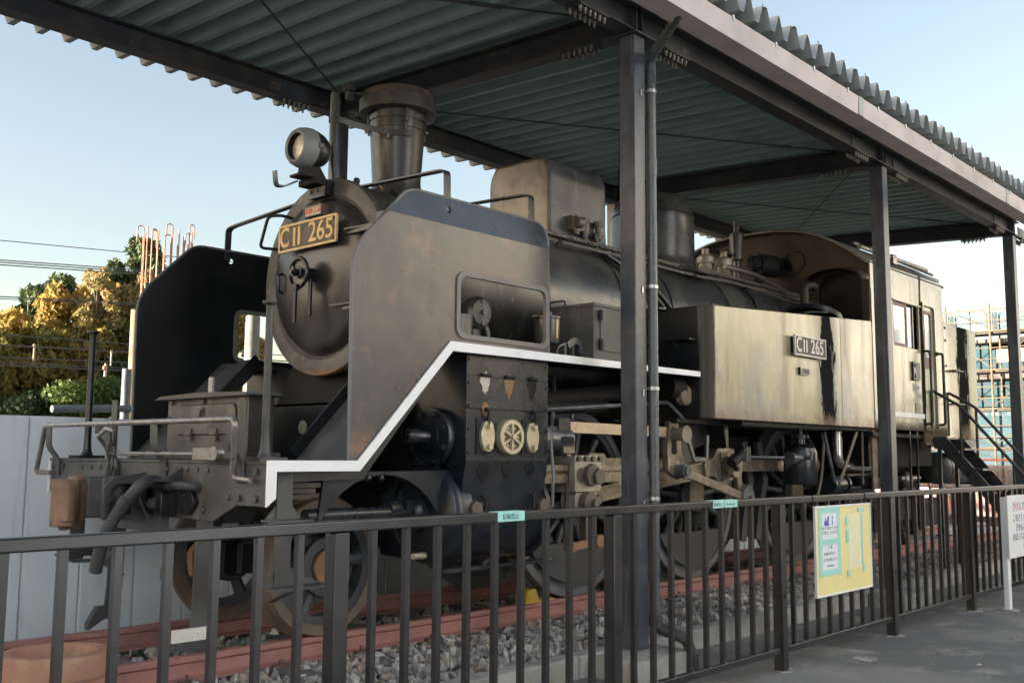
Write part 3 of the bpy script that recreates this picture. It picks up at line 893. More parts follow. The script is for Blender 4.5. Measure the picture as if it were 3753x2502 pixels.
for i, (tx, ty_, h, w, lab) in enumerate(((7.6, 33, 7.95, 1.0, "small dark pine poking out above the bamboo"), (5.0, 33.5, 6.9, .9, "dark pine tip behind the left bamboo"), (10.9, 33, 9.9, 1.25, "tall dark evergreen behind the rebar cage"))):
    cl_ = clump_cloud(tx, ty_, h - 3.2, h - .3, w, 15, .35, .62, rg0)
    make_tree("pine_tree", lab, (tx, ty_, -.32), cl_, 5200, .12, lf_pine, bark, "dark evergreens above the bamboo", drop=-.5, trunk_r=.18, seed=50 + i, long=2.6)
for i, (tx, ty_, h, lab) in enumerate(((8.0, 29.6, 7.9, "pale leafless-looking tree with open twigs above the bamboo"), (9.9, 29.8, 8.0, "sparse pale tree against the sky next to the evergreen"), (3.6, 29.8, 5.9, "leftmost of the sparse pale trees"))):
    cl_ = clump_cloud(tx, ty_, h - 2.3, h - .2, .7, 12, .25, .45, rg0)
    make_tree("sparse_tree", lab, (tx, ty_, -.32), cl_, 1500, .11, lf_tan, bark, "sparse pale trees", drop=.2, trunk_r=.10, seed=70 + i, long=2.0)
for i, (tx, ty_, h, leafm, lab) in enumerate(((4.6, 27.5, 3.0, lf_dark, "leftmost dark green tree above the hoarding"), (6.2, 27, 3.5, lf_broad, "mid green bushy tree just outside the far corner post"), (7.6, 27.2, 3.7, lf_broad, "mid green bushy tree between corner post and grey post"),
                                              (9.0, 27.6, 3.6, lf_broad, "mid green bushy tree next to the grey post"), (10.6, 28, 4.0, lf_dark, "dark green tree behind the deflector front edge"), (13.2, 28, 3.6, lf_dark, "dark green bush low in the deflector window"), (8.4, 28.6, 4.7, lf_dark, "dark green crown between the bamboo and the bushes"))):
    cl_ = clump_cloud(tx, ty_, .6, h - .4, 1.15, 13, .5, .85, rg0)
    make_tree("broadleaf_tree", lab, (tx, ty_, -.32), cl_, 6500, .115, leafm, bark, "green trees above the hoarding", drop=.1, trunk_r=.14, seed=90 + i, long=1.4)

# ================================================================== unseen surroundings added for the light: ridge and flats block low sun, houses reflect it
hill_m = mat("added_ridge_grass", (.06, .08, .03), .95, var=((.10, .10, .05), .2, .4, .6))
hv, hf = [], []
for j in range(31):
    for i in range(9):
        y = 40 + 62 * j / 30; f = i / 8
        h = math.sin(math.pi * f) * (8.6 + .8 * math.sin(j * .9) + .6 * math.sin(j * 2.3))
        hv.append((-66 + 26 * f, y, -.33 + h * (1 if 0 < i < 8 else 0)))
for j in range(30):
    for i in range(8): hf.append((j * 9 + i, j * 9 + i + 1, (j + 1) * 9 + i + 1, (j + 1) * 9 + i))
tag(obj("hill", M().add(hv, hf), hill_m), kind='structure')  # ridge added out of view to shade the lower trees
hr = mat("house_roof", (.10, .10, .11), .7)
hglass = mat("house_glass", (.05, .06, .07), .1)
def house_block(label, name, x0, x1, y0, y1, h, col, front, gable=True):
    w_ = mat("wall_" + name + str(int(x0)), col, .85, var=(tuple(c * .85 for c in col), .8, .4, .65))
    t = thing(name, ((x0 + x1) / 2, (y0 + y1) / 2, -.32), label, "house")
    obj("wall", M().box(x0, x1, y0, y1, -.32, h), w_, t)
    if gable: obj("roof", M().prism([(y0 - .5, h), (y1 + .5, h), ((y0 + y1) / 2, h + 1.8)], 'x', x0 - .5, x1 + .5), hr, t)
    else: obj("roof", M().box(x0 - .2, x1 + .2, y0 - .2, y1 + .2, h, h + .35), hr, t)
    yf = y1 + .001 if front > 0 else y0 - .03
    n_ = int((x1 - x0) / 2.6)
    for fl in range(int((h + .3) / 2.8)):
        for k in range(n_):
            xa = x0 + .7 + k * (x1 - x0 - .6) / n_
            obj("window", M().box(xa, xa + 1.2, yf, yf + .03, .6 + fl * 2.8, 1.9 + fl * 2.8), hglass, t)
    return t
house_block("unseen three-storey flats added up the street to shade the engine", "added_shade_flats", -35, -28.5, 6.5, 22.8, 8.9, (.5, .47, .42), -1, False)  # added out of view to keep the low sun off the engine
for lab_, cx_, cy_, w_, h_, col_ in (("unseen bluish house added behind the viewer as fill light", -16, -12.5, 13, 8.0, (.64, .74, .86)), ("unseen plain house added behind the viewer as fill light", -2, -15, 12, 7.6, (.70, .74, .80)),
                                     ("unseen tan house added past the stairs for its reflection", 11.5, -15, 14, 6.0, (.76, .70, .58)), ("unseen cream house added past the site for its reflection", 26, -15.5, 14, 6.2, (.80, .75, .64)), ("unseen ochre house added far down the road for its reflection", 40, -17, 14, 6.0, (.76, .70, .58)), ("unseen last cream house added far down the road for its reflection", 54, -19, 14, 6.0, (.80, .75, .64))):
    t = house_block(lab_, "added_fill_house", cx_ - w_ / 2, cx_ + w_ / 2, cy_ - 7, cy_, h_ + 3.5, col_, 1, False)  # unseen houses added to bounce and mirror sunlight onto the engine
    t.rotation_euler = (0, 0, R(28))

# ================================================================== scaffold and site behind the bunker
sc_m = mat("scaffold_tube", (.12, .085, .045), .6, var=((.085, .06, .035), 3, .4, .7))
sc_o = mat("scaffold_deck", (.11, .075, .042), .7, var=((.08, .055, .035), 2, .4, .6))
net_t = mat("net_teal", (.010, .032, .038), .8, var=((.018, .05, .058), .5, .4, .6))
net_p = mat("net_pale", (.07, .12, .135), .8, alpha=.40, var=((.05, .10, .115), .4, .4, .6))
conc2 = mat("site_concrete", (.10, .085, .07), .85, var=((.08, .066, .056), .5, .4, .6))
bld = thing("unfinished_building", (38, 8, -.32), "concrete building frame wrapped in teal netting behind the scaffold", "building")
for z in (1.3, 3.0, 4.6, 6.1): obj("slab", M().box(36.6, 46, 1, 22, z - .13, z + .10), conc2, bld)
for y in (2, 5, 8, 11, 14, 17): obj("column", M().box(37, 37.5, y, y + .5, -.32, 6.0), conc2, bld)
obj("back_wall", M().box(40, 40.3, 1, 22, -.32, 6.0), net_t, bld)
for y0, y1, z0, z1 in ((4.2, 5.9, 4.75, 5.9), (6.0, 7.7, 4.75, 5.7), (7.8, 9.5, 4.75, 5.9), (4.2, 7.2, 3.15, 4.4), (7.3, 9.6, 3.15, 4.45), (3.0, 6.1, 1.5, 2.8), (6.2, 9.6, 1.45, 2.85), (3, 9.6, -.3, 1.15)):
    obj("netting", M().box(36.3, 36.32, y0, y1, z0, z1), net_t, bld)
scaf = thing("scaffold", (34, 7, -.32), "steel tube scaffold with decks and guard rails lit by evening sun", "scaffold")
ys = [1.9 + 1.7 * k for k in range(8)]
for xr in (34.0, 35.2):
    for y in ys:
        obj("standard", M().cyl((xr, y, -.32), (xr, y, 7.0 + (.35 if xr < 35 else 0)), .045 if xr < 35 else .038, n=8), sc_m, scaf)
for z in (1.55, 3.1, 4.65, 6.2):
    obj("deck", M().box(34.1, 35.1, ys[0], ys[-1], z - .06, z + .01), sc_o, scaf)
    obj("ledger", M().cyl((34, ys[0], z + .02), (34, ys[-1], z + .02), .035, n=8), sc_m, scaf)
    for dz in (.45, .9):
        obj("guard_rail", M().cyl((33.97, ys[0], z + dz), (33.97, ys[-1], z + dz), .022, n=6), sc_m, scaf)
for z in (0, 1.55, 3.1, 4.65, 6.2):
    for k in range(7):
        a, b = (ys[k], ys[k + 1]) if k % 2 else (ys[k + 1], ys[k])
        obj("brace", M().cyl((33.95, a, z + .1), (33.95, b, z + (1.45 if z < 6 else .95)), .018, n=6), sc_m, scaf)
        if z > 3: obj("mid_post", M().cyl((34.3, (a + b) / 2, z), (34.3, (a + b) / 2, z + .9), .03, n=6), sc_m, scaf)
for k in range(7):
    obj("guard_hoop", M().tube(fillet([(33.96, ys[k] + .1, 6.3), (33.96, ys[k] + .1, 7.05), (33.96, ys[k + 1] - .1, 7.1), (33.96, ys[k + 1] - .1, 6.3)], .25, 5), .03, 6), sc_m, scaf)
for y0, y1, z0, z1 in ((3.6, 7.0, 1.6, 3.05), (7.0, 10.4, 1.6, 3.05), (3.6, 10.4, .0, 1.5), (5.3, 8.7, 6.25, 7.0), (3.6, 5.3, 6.25, 6.9)):
    obj("net_sheet", M().box(34.30, 34.31, y0, y1, z0, z1), net_p, scaf)
sgn_y = mat("site_sign_yellow", (.40, .27, .12), .6); sgn_r = mat("site_sign_red", (.62, .25, .15), .6)
obj("site_sign", M().box(33.86, 33.88, 5.35, 6.75, 4.95, 5.45), sgn_y, scaf)
obj("site_sign", M().box(33.86, 33.88, 4.6, 5.2, 4.95, 5.5), sgn_y, scaf)
orange = mat("barrier_orange", (.22, .05, .010), .55, var=((.19, .05, .015), 4, .4, .6))
mesh_o = mat("barrier_mesh", (.16, .055, .032), .6, alpha=.6)
barr = thing("orange_barrier", (21, 3, -.32), "orange mesh safety barrier beyond the stairs", "barrier")
for k in range(12):
    y = -3.5 + 1.2 * k
    obj("post", M().cyl((21, y, -.32), (21, y, 1.15), .05, n=10), orange, barr)
    if k < 11: obj("mesh_panel", M().box(20.99, 21.0, y + .05, y + 1.15, -.1, .98), mesh_o, barr)
obj("top_rail", M().cyl((21, -3.5, 1.12), (21, 9.7, 1.12), .03, n=8), orange, barr)
obj("low_rail", M().cyl((21, -3.5, .05), (21, 9.7, .05), .03, n=8), orange, barr)
stripe_w = mat("a_frame_white", (.75, .75, .72), .6)
for k in range(5):
    bo = thing("striped_barrier_board", (13.2, 1.0 + k * 1.7, -.32), ["striped site board nearest the boarding stairs", "second striped site board from the stairs", "middle striped site board under the bunker", "striped site board next to the far rail end", "farthest striped site board behind the rear wheels"][k], "barrier", "orange striped site boards")
    y0 = .4 + k * 1.7
    for j in range(8):
        obj("stripe", M().prism([(y0 + j * .2 - .12, .02), (y0 + j * .2 - .02, .02), (y0 + j * .2 + .18, .52), (y0 + j * .2 + .08, .52)], 'x', 13.195, 13.205), orange, bo)
    obj("board", M().box(13.206, 13.23, y0 - .15, y0 + 1.62, .0, .54), stripe_w if k % 2 else mat("board_dark%d" % k, (.08, .06, .05), .6), bo)
    obj("leg", M().bar((13.21, y0 + .05, -.32), (13.21, y0 + .05, .05), .05, .05).bar((13.21, y0 + 1.4, -.32), (13.21, y0 + 1.4, .05), .05, .05), stripe_w, bo)
low_wall = tag(obj("low_concrete_wall", M().box(15.5, 15.8, -2, 14, -.32, -.05), conc2), "low pale concrete wall beyond the end of the track", "wall")

# ================================================================== boarding stairs
stair_m = mat("stair_paint", (.022, .023, .027), .35, var=((.04, .04, .045), 8, .4, .7))
stairs = thing("boarding_stairs", (4.4, -2.2, G), "black steel stairs with handrails up to the cab door", "stairs")
xl, xr_ = 4.10, 4.66
tl, bl_ = (-1.535, 1.40), (-2.89, G)
for X_, nm in ((xl, "stringer"), (xr_, "stringer")):
    poly = [(-1.42, 1.40), (-1.535, 1.40), (-2.94, -.30), (-2.78, -.30), (-1.50, 1.26), (-1.42, 1.26)]
    obj(nm, M().prism(poly, 'x', X_ - .006, X_ + .006).bar((X_, -1.535, 1.395), (X_, -2.93, -.30), .045, .008, (1, 0, 0)), stair_m, stairs)
nst = 7
for k in range(nst):
    f = (k + .5) / nst
    y = -1.56 - f * 1.35; z = 1.36 - f * 1.66
    obj("tread", M().box(xl + .006, xr_ - .006, y - .11, y + .08, z, z + .025), stair_m, stairs)
obj("landing", M().box(xl, xr_, -1.54, -1.43, 1.375, 1.398), stair_m, stairs)
for X_ in (xl, xr_):
    path = fillet([(X_, -1.40, 1.42), (X_, -1.40, 1.97), (X_, -1.735, 1.765), (X_, -2.62, .70), (X_, -2.86, .42)], .05, 5)
    obj("handrail", M().tube(path, .018, 10), stair_m, stairs)
    for y, z0, z1 in ((-1.735, 1.14, 1.765), (-2.3, .45, 1.085), (-2.75, -.1, .55)):
        obj("baluster", M().cyl((X_, y, z0), (X_, y, z1), .016, n=8), stair_m, stairs)
for X_ in (xl, xr_):
    obj("support_leg", M().box(X_ - .02, X_ + .02, -1.50, -1.46, G, 1.27), stair_m, stairs)

# ================================================================== wheel chocks
chock_y = mat("chock_yellow", (.50, .33, .03), .6, var=((.38, .25, .03), 8, .4, .6))
chock_b = mat("chock_bone", (.55, .43, .28), .7)
c1 = thing("wheel_chock", (-2.3, -.56, 0), "yellow wheel chock on the rail before the first driving wheel", "wheel chock")
obj("block", M().prism([(-2.40, .002), (-2.24, .002), (-2.24, .03), (-2.28, .11), (-2.38, .11)], 'y', -.63, -.51), chock_y, c1, bevel=.006)
obj("strap", M().box(-2.24, -2.02, -.60, -.53, .002, .016), chock_y, c1)
c2 = tag(obj("wheel_chock", M().prism([(-1.23, .002), (-1.06, .002), (-1.06, .02), (-1.12, .05), (-1.15, .22), (-1.19, .22)], 'y', -.62, -.52), chock_b, bevel=.008), "bone coloured wheel chock behind the first driving wheel", "wheel chock")
ALBEDO_GAIN = 1.0
# ================================================================== locomotive materials
blk = mat("loco_black", (.011, .012, .014), .34, var=((.022, .022, .024), 4, .44, .62), bump=(60, .08, .003), spec=.6, rvar=0.05)
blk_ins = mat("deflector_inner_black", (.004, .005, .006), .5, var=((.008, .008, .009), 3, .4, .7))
soot = mat("loco_soot", (.006, .006, .007), .75, var=((.016, .014, .012), 5, .45, .7))
sbox = mat("smokebox_grey", (.052, .048, .043), .36, var=((.024, .023, .022), 3.2, .42, .60), streak=((.095, .085, .070), 9, 1.4, .54, .72), spots=((.20, .17, .12), 9, .61, .70), bump=(30, .08, .004), dent=(3, .1), spec=.6, rvar=0.06)
door_m = mat("smokebox_door", (.026, .025, .024), .32, var=((.048, .045, .041), 2.6, .42, .62), streak=((.10, .09, .076), 9, 1.6, .60, .76), bump=(24, .06, .004), dent=(4, .08), spec=.6, rvar=0.05)
ring_m = mat("smokebox_ring", (.095, .088, .078), .45, var=((.055, .052, .047), 4, .4, .62), spots=((.25, .21, .145), 8, .57, .68), masks=[((.20, .10, .045), 'Z', 1.6, 1.735, .02, .05)])
chim_m = mat("chimney_grey", (.055, .051, .045), .32, var=((.028, .027, .026), 4, .42, .6), streak=((.12, .11, .092), 12, 1.0, .54, .72), bump=(40, .08, .004), dent=(5, .08), spec=.6, rvar=0.06)
cap_m = mat("chimney_cap", (.036, .034, .031), .45, var=((.065, .054, .044), 9, .42, .66))
hood_m = mat("chimney_hood_rust", (.11, .075, .05), .8, var=((.055, .043, .034), 10, .4, .62), bump=(30, .3, .006))
defl = mat("deflector_paint", (.060, .056, .053), .30, var=((.105, .080, .064), 1.3, .45, .64), streak=((.034, .034, .036), 4, 1.0, .52, .74), spots=((.20, .105, .062), 2.2, .52, .68), bump=(26, .10, .004), dent=(2.4, .22), spec=.75, rvar=.05)
defl_up = mat("deflector_upper_sky", (.024, .028, .036), .24, var=((.036, .040, .048), 3, .4, .7), bump=(30, .06, .003), dent=(2.4, .10), spec=.75, rvar=.06)  # bluish sky reflection is put into the upper plate's colour
beam_g = mat("buffer_beam_grey", (.070, .069, .066), .45, var=((.042, .041, .040), 3, .42, .62), streak=((.12, .112, .10), 7, 2.0, .55, .74), bump=(50, .12, .004), rvar=0.06)
box_m = mat("box_brown_grey", (.125, .109, .092), .48, var=((.075, .069, .062), 3.6, .42, .62), streak=((.22, .195, .16), 8, 1.4, .55, .72), spots=((.30, .16, .05), 5, .64, .72), bump=(40, .12, .004))
wht_st = mat("white_edge_paint", (.84, .84, .84), .45, var=((.76, .77, .78), 5, .45, .75), spots=((.5, .45, .38), 40, .72, .78))
case_m = mat("cylinder_casing", (.018, .021, .026), .27, var=((.032, .033, .036), 4, .44, .62), streak=((.040, .037, .035), 5, 1.2, .57, .80), bump=(26, .05, .003), dent=(2, .06), spec=.6, rvar=0.05)
case_d = mat("cylinder_lower", (.011, .014, .019), .30, var=((.022, .025, .03), 4, .42, .66), spots=((.13, .13, .12), 30, .70, .76), rvar=0.05)
boil = mat("boiler_grey", (.038, .040, .043), .30, var=((.075, .072, .067), 2.2, .46, .62), streak=((.12, .112, .095), 4, 2.0, .56, .74), bump=(18, .07, .004), dent=(3, .10), spec=.65, rvar=0.05)
dome_m = mat("dome_grey", (.055, .054, .051), .26, var=((.032, .033, .033), 3, .42, .6), streak=((.13, .115, .088), 7, 1.0, .54, .72), bump=(20, .05, .004), dent=(4, .10), spec=.65, rvar=0.05)
sand_m = mat("sandbox_front_glow", (.17, .135, .084), .32, var=((.095, .078, .052), 2.6, .44, .60), streak=((.25, .195, .12), 6, .9, .54, .72), bump=(16, .08, .004), dent=(3, .12), spec=.7, rvar=0.06)  # sunset glow mirrored by the front is put into its tan
sand_s = mat("sandbox_side_sky", (.075, .080, .085), .30, var=((.042, .044, .046), 3, .44, .6), streak=((.14, .14, .13), 8, 1.1, .54, .72), bump=(16, .07, .004), dent=(3, .12), spec=.65, rvar=0.05)  # blue sky mirrored by the sides is put into their grey
cream = mat("tank_reflection_cream", (.36, .315, .18), .26, var=((.24, .235, .205), 1.1, .44, .60), streak=((.17, .115, .065), 4.2, .40, .53, .70), spots=((.33, .245, .14), 2.2, .54, .66), bump=(30, .08, .004), dent=(2.2, .22), spec=.9, rvar=.12, rstreak=True,  # cream of mirrored light put into the base, with real stains over it
            masks=[((.014, .017, .018), 'X', 1.15, 1.44, .025, .45), ((.014, .016, .016), 'X', 5.07, 5.43, .025, .45), ((.19, .135, .09), 'Z', 1.30, 1.52, .06, .30), ((.075, .065, .052), 'X', -1.2, -.86, .03, .06)])  # front-corner band: reflection turning dark at the curve, put into colour
cream2 = mat("cab_reflection_cream", (.34, .305, .19), .26, var=((.23, .23, .20), 1.3, .44, .60), streak=((.17, .12, .07), 5, .45, .54, .72), bump=(30, .08, .004), dent=(2.2, .16), spec=.9, rvar=.10, rstreak=True,  # mirrored light painted as cream on the cab, stains on top
             masks=[((.045, .04, .032), 'X', 3.83, 3.90, .02, .08), ((.11, .085, .058), 'Z', 1.30, 1.52, .06, .08)])
cabroof = mat("cab_roof_grey", (.15, .145, .128), .4, var=((.075, .072, .066), 2, .42, .62), streak=((.24, .22, .175), 5, .8, .55, .74))
cabfr = mat("cab_front_brown", (.034, .026, .018), .55, var=((.056, .042, .028), 2.4, .42, .62), spots=((.016, .014, .011), 6, .58, .72), spec=.3, rvar=.06)
tank_fr = mat("tank_front_black", (.008, .010, .013), .36, var=((.016, .019, .022), 3, .4, .7), rvar=0.05)
rod_m = mat("rod_steel_tan", (.30, .255, .195), .32, metal=.6, var=((.20, .165, .12), 5, .42, .62), spots=((.075, .058, .044), 7, .56, .72), streak=((.58, .52, .43), 14, 3, .54, .72), rvar=.06, bump=(50, .1, .003))
rod_d = mat("rod_dark", (.10, .085, .070), .5, metal=.2, var=((.16, .13, .10), 8, .4, .66))
gsteel = mat("bright_steel_grey", (.10, .11, .12), .36, metal=.4, var=((.17, .17, .17), 8, .4, .66))
wheel_m = mat("wheel_grey", (.040, .044, .050), .5, var=((.065, .066, .070), 5, .42, .68), spots=((.14, .13, .12), 24, .70, .78))
tyre_m = mat("tyre_grey", (.085, .090, .098), .45, var=((.12, .122, .125), 6, .4, .66))
tyre_r = mat("tyre_rust", (.155, .110, .075), .6, var=((.105, .082, .062), 6, .4, .64), spots=((.23, .15, .09), 14, .62, .74))
hub_m = mat("hub_tan", (.26, .215, .16), .55, var=((.19, .16, .12), 6, .4, .66))
hub_r = mat("hub_rust", (.29, .155, .075), .7, var=((.20, .11, .06), 7, .4, .64))
knuck = mat("coupler_rust", (.235, .135, .085), .5, metal=.2, var=((.13, .085, .062), 4, .4, .62), streak=((.34, .22, .15), 16, 1.5, .56, .78))
coup_m = mat("coupler_black", (.040, .040, .040), .5, var=((.085, .080, .074), 6, .45, .68))
brass = mat("brass", (.62, .55, .38), .36, metal=.6, var=((.52, .46, .31), 9, .4, .66))
brassp = mat("brass_paint_gold", (.72, .48, .17), .45, var=((.66, .43, .16), 12, .4, .66))
plate_bg = mat("plate_brown", (.13, .095, .075), .6, var=((.11, .09, .075), 20, .4, .62))
plate_s = mat("plate_silver", (.55, .53, .50), .45, metal=.3)
glass = mat("lamp_glass", (.50, .42, .29), .10, spec=.8, var=((.66, .58, .44), 14, .45, .6))
winglass = mat("window_glass", (.50, .56, .58), .05, spec=1.0)
darkglass = mat("dark_glass", (.006, .007, .008), .35, spec=.25)
hose_m = mat("rubber_hose", (.045, .047, .050), .6, var=((.075, .075, .075), 10, .45, .7))
pipe_st = mat("bare_pipe", (.30, .27, .24), .35, metal=.6, var=((.20, .18, .16), 12, .4, .66))
silver = mat("silver_pipe", (.72, .72, .70), .22, metal=.9, var=((.55, .54, .52), 5, .4, .66))
frm_m = mat("window_frame_wood", (.17, .085, .075), .5)
wood_m = mat("box_wood_grey", (.085, .082, .076), .65, var=((.14, .13, .115), 5, .42, .66), streak=((.19, .175, .15), 10, 1.5, .60, .82), bump=(40, .2, .004))
copper = mat("copper_pipe", (.62, .28, .14), .4, metal=.7)

loco = thing("steam_locomotive", (0, 0, 0), "weathered black steam tank locomotive with number plate C11 265", "locomotive")
D1, D2, D3, PW = -1.785, 0.0, 2.055, -4.298
SIDES = (-1, 1)

# ------------------------------------------------------------------ frame, buffer beam, front deck
fr = M()
for s in SIDES:
    fr.prism([(-4.95, .72), (-4.95, 1.08), (5.9, 1.2), (5.9, .95), (3.2, .95), (2.9, .55), (-2.7, .55), (-3.0, .72), (-3.75, .86), (-4.0, .98), (-4.6, .98), (-4.75, .72)], 'y', s * .42, s * .45)
obj("frame", fr, soot, loco)
obj("frame_stretcher", M().box(-3.7, -2.9, -.42, .42, .5, 1.5).box(-2.2, 3.2, -.42, .42, .85, 1.35).box(-1.4, 1.6, -.40, .40, .45, .84), soot, loco)
bb = obj("buffer_beam", M().prism([(-1.32, 1.085), (1.32, 1.085), (1.32, .86), (1.05, .86), (.82, .765), (-.82, .765), (-1.05, .86), (-1.32, .86)], 'x', -5.243, -5.21), beam_g, loco, bevel=.004)
obj("front_deck", M().box(-5.252, -4.62, -1.335, 1.335, 1.085, 1.101), beam_g, loco)
rv = M()
for y in (.83, .70, .57, .42, -.30, -.40, -.525, -.635, -.75): rv.rivet((-5.243, y, 1.045), (-1, 0, 0), .017)
for y in (1.27, 1.12, -1.24, -1.08): rv.bolt((-5.243, y, 1.045), (-1, 0, 0), .02, .016); rv.bolt((-5.243, y, .90), (-1, 0, 0), .02, .016)
for y in (-.72, -.97): rv.rivet((-5.243, y, .82 if y > -.8 else .90), (-1, 0, 0), .017)
for k in range(14): rv.rivet((-5.10, 1.25 - k * .19, 1.101), (0, 0, 1), .012)
tag(obj("rivets", rv, beam_g, bb), kind='stuff')
# front hand rails and uprights
for i, y in enumerate((1.20, .345, -.26, -1.095)):
    obj("rail_upright", M().strap(fillet([(-5.25, y, .98), (-5.255, y, 1.105), (-5.32, y, 1.17), (-5.325, y, 1.345)], .05, 4), .075, .016, (0, 1, 0)), beam_g, loco, bevel=.006)
path = fillet([(-5.29, 1.22, 1.00), (-5.29, 1.46, 1.00), (-5.32, 1.27, 1.322), (-5.325, 1.20, 1.325), (-5.325, -1.10, 1.325), (-5.36, -1.19, 1.31), (-5.29, -1.08, 1.01), (-5.29, -1.25, 1.00)], .04, 5)
obj("front_handrail", M().tube(path, .017, 10), pipe_st, loco)
obj("uncoupling_rod", M().cyl((-5.30, .33, 1.135), (-5.30, -.92, 1.135), .013, n=8).box(-5.33, -5.27, -.93, -.72, 1.105, 1.17).cyl((-5.345, -.96, 1.14), (-5.30, -.96, 1.14), .04, n=12).tube([(-5.3, .33, 1.14), (-5.42, .25, 1.24), (-5.46, .06, 1.285), (-5.45, -.02, 1.27)], .014, 8), pipe_st, loco)
# corner posts
for s in SIDES:
    y = s * 1.09
    obj("corner_post", M().lathe([(.045, 1.121), (.036, 1.135), (.027, 1.17), (.0235, 1.24), (.021, 1.955), (.024, 1.97), (.043, 1.985), (.043, 1.995)], (-5.10, y, 0), 'z', 16).box(-5.19, -5.01, y - .085, y + .085, 1.101, 1.121), beam_g if s < 0 else blk, loco)
obj("lamp_iron", M().box(-5.06, -5.045, .76, .84, 1.1, 1.50).box(-5.1, -5.045, .76, .84, 1.30, 1.31).cyl((-5.10, .87, 1.27), (-5.10, .87, 1.32), .05, n=12), beam_g, loco, bevel=.004)
obj("flag_plate", M().prism(round_poly([(-.685, 1.13), (-.755, 1.13), (-.755, 1.47), (-.685, 1.47)], [0, 0, .035, .035]), 'x', -5.02, -5.005), beam_g, loco)
# box on the deck
eb = obj("equipment_box", M().box(-4.83, -4.64, -.49, .49, 1.101, 1.50), box_m, loco, bevel=.006)
obj("box_lid", M().prism([(-.57, 1.498), (.57, 1.498), (.50, 1.520), (0, 1.532), (-.50, 1.520)], 'x', -4.89, -4.60), blk, eb)
obj("box_door", M().prism(round_poly([(-.36, 1.265), (.34, 1.265), (.34, 1.452), (-.36, 1.452)], [.05, .0, .05, .05]), 'x', -4.842, -4.831), box_m, eb)
obj("box_door_gap", M().ring(round_poly([(-.367, 1.258), (.347, 1.258), (.347, 1.459), (-.367, 1.459)], [.05, .01, .05, .05]), round_poly([(-.36, 1.265), (.34, 1.265), (.34, 1.452), (-.36, 1.452)], [.05, .01, .05, .05]), 'x', -4.833, -4.8305), soot, eb)
hb = M()
for y in (.17, -.14): hb.box(-4.856, -4.83, y - .03, y + .03, 1.225, 1.30).cyl((-4.855, y - .035, 1.262), (-4.855, y + .035, 1.262), .010, n=8)
hb.cyl((-4.86, .01, 1.425), (-4.83, .01, 1.425), .014, n=8).obox((-4.865, .025, 1.39), (.02, .035, .07), (R(20), 0, 0))
for y, z in ((.42, 1.475), (-.42, 1.475), (.46, 1.37), (-.46, 1.37), (.02, 1.475)): hb.bolt((-4.83, y, z), (-1, 0, 0), .017, .018)
obj("box_fittings", hb, rod_d, eb)
obj("box_bracket", M().box(-4.78, -4.765, .02, .07, 1.53, 1.64).box(-4.80, -4.74, -.02, .05, 1.525, 1.54), mat("bracket_pale", (.42, .40, .35), .6), loco)
obj("box_base", M().box(-4.86, -4.60, -.52, .52, 1.101, 1.150), box_m, eb, bevel=.01)
# coupler
cp = obj("coupler_head", M().prism(round_poly([(-5.40, -.20), (-5.24, -.12), (-5.24, .14), (-5.36, .18), (-5.52, .17), (-5.60, .10), (-5.56, .05), (-5.48, .02), (-5.46, -.12), (-5.58, -.17), (-5.60, -.22), (-5.50, -.25)], .015), 'z', .755, 1.00), coup_m, loco, bevel=.01)
obj("knuckle", M().prism(round_poly([(-5.56, .05), (-5.60, .16), (-5.68, .17), (-5.745, .12), (-5.755, .02), (-5.72, -.04), (-5.66, -.03), (-5.64, .03)], .02, 4), 'z', .74, .96).cyl((-5.69, .055, .712), (-5.69, .055, .985), .078, n=28).cyl((-5.60, .12, .69), (-5.60, .12, 1.0), .05, n=20).cyl((-5.69, .055, .69), (-5.69, .055, .712), .03, n=12), knuck, cp, bevel=.008)
obj("guard_arm", M().prism([(-5.36, .735), (-5.60, .77), (-5.62, .80), (-5.62, .94), (-5.56, 1.0), (-5.36, 1.03)], 'y', -.275, -.245, holes=[round_poly([(-5.58, .89), (-5.46, .89), (-5.44, .96), (-5.55, .96)], .02, 3), round_poly([(-5.58, .79), (-5.44, .79), (-5.46, .86), (-5.58, .86)], .02, 3)]), coup_m, cp, bevel=.006)
obj("coupler_pocket", M().box(-5.30, -5.243, -.34, .34, .68, .99).prism([(-5.243, .99), (-5.243, 1.06), (-5.36, .99)], 'y', -.47, -.45).prism([(-5.243, .99), (-5.243, 1.06), (-5.36, .99)], 'y', .30, .32).box(-5.40, -5.243, -.47, .32, .975, .992), beam_g, loco, bevel=.004)
ch = M()
for k, (a, z) in enumerate(((0, 1.235), (1, 1.16), (0, 1.08), (1, 1.02))):
    c_ = []
    for t in np.linspace(0, 2 * math.pi, 17):
        w, h = .024 * math.cos(t), (.05 if k != 1 else .06) * math.sin(t)
        c_.append((-5.455 + (w if a else 0), .0 + (0 if a else w), z + h))
    ch.tube(c_, .0085, 6, False)
obj("lift_chain", ch, coup_m, loco)
obj("air_hose", M().tube(fillet([(-5.28, -.34, .94), (-5.40, -.40, .985), (-5.49, -.46, .965), (-5.53, -.38, .87), (-5.56, -.28, .76), (-5.58, -.20, .62), (-5.58, -.14, .46)], .05, 6), .037, 12).cyl((-5.525, -.395, .885), (-5.54, -.35, .84), .044, n=14), hose_m, loco)
obj("brake_pipe", M().tube(fillet([(-5.30, -.32, .955), (-5.30, -.60, .955), (-5.28, -.655, .95), (-5.22, -.66, .95)], .03, 5), .026, 12).cyl((-5.30, -.40, .955), (-5.30, -.44, .955), .034, n=14), hose_m, loco)
sp_ = M()
for k in range(13): sp_.lathe([(.030, -.006), (.036, 0), (.030, .006)], (-5.32, -.06 - k * .024, .845), 'y', 14, False, False)
sp_.cyl((-5.32, -.03, .845), (-5.32, -.40, .845), .028, n=14)
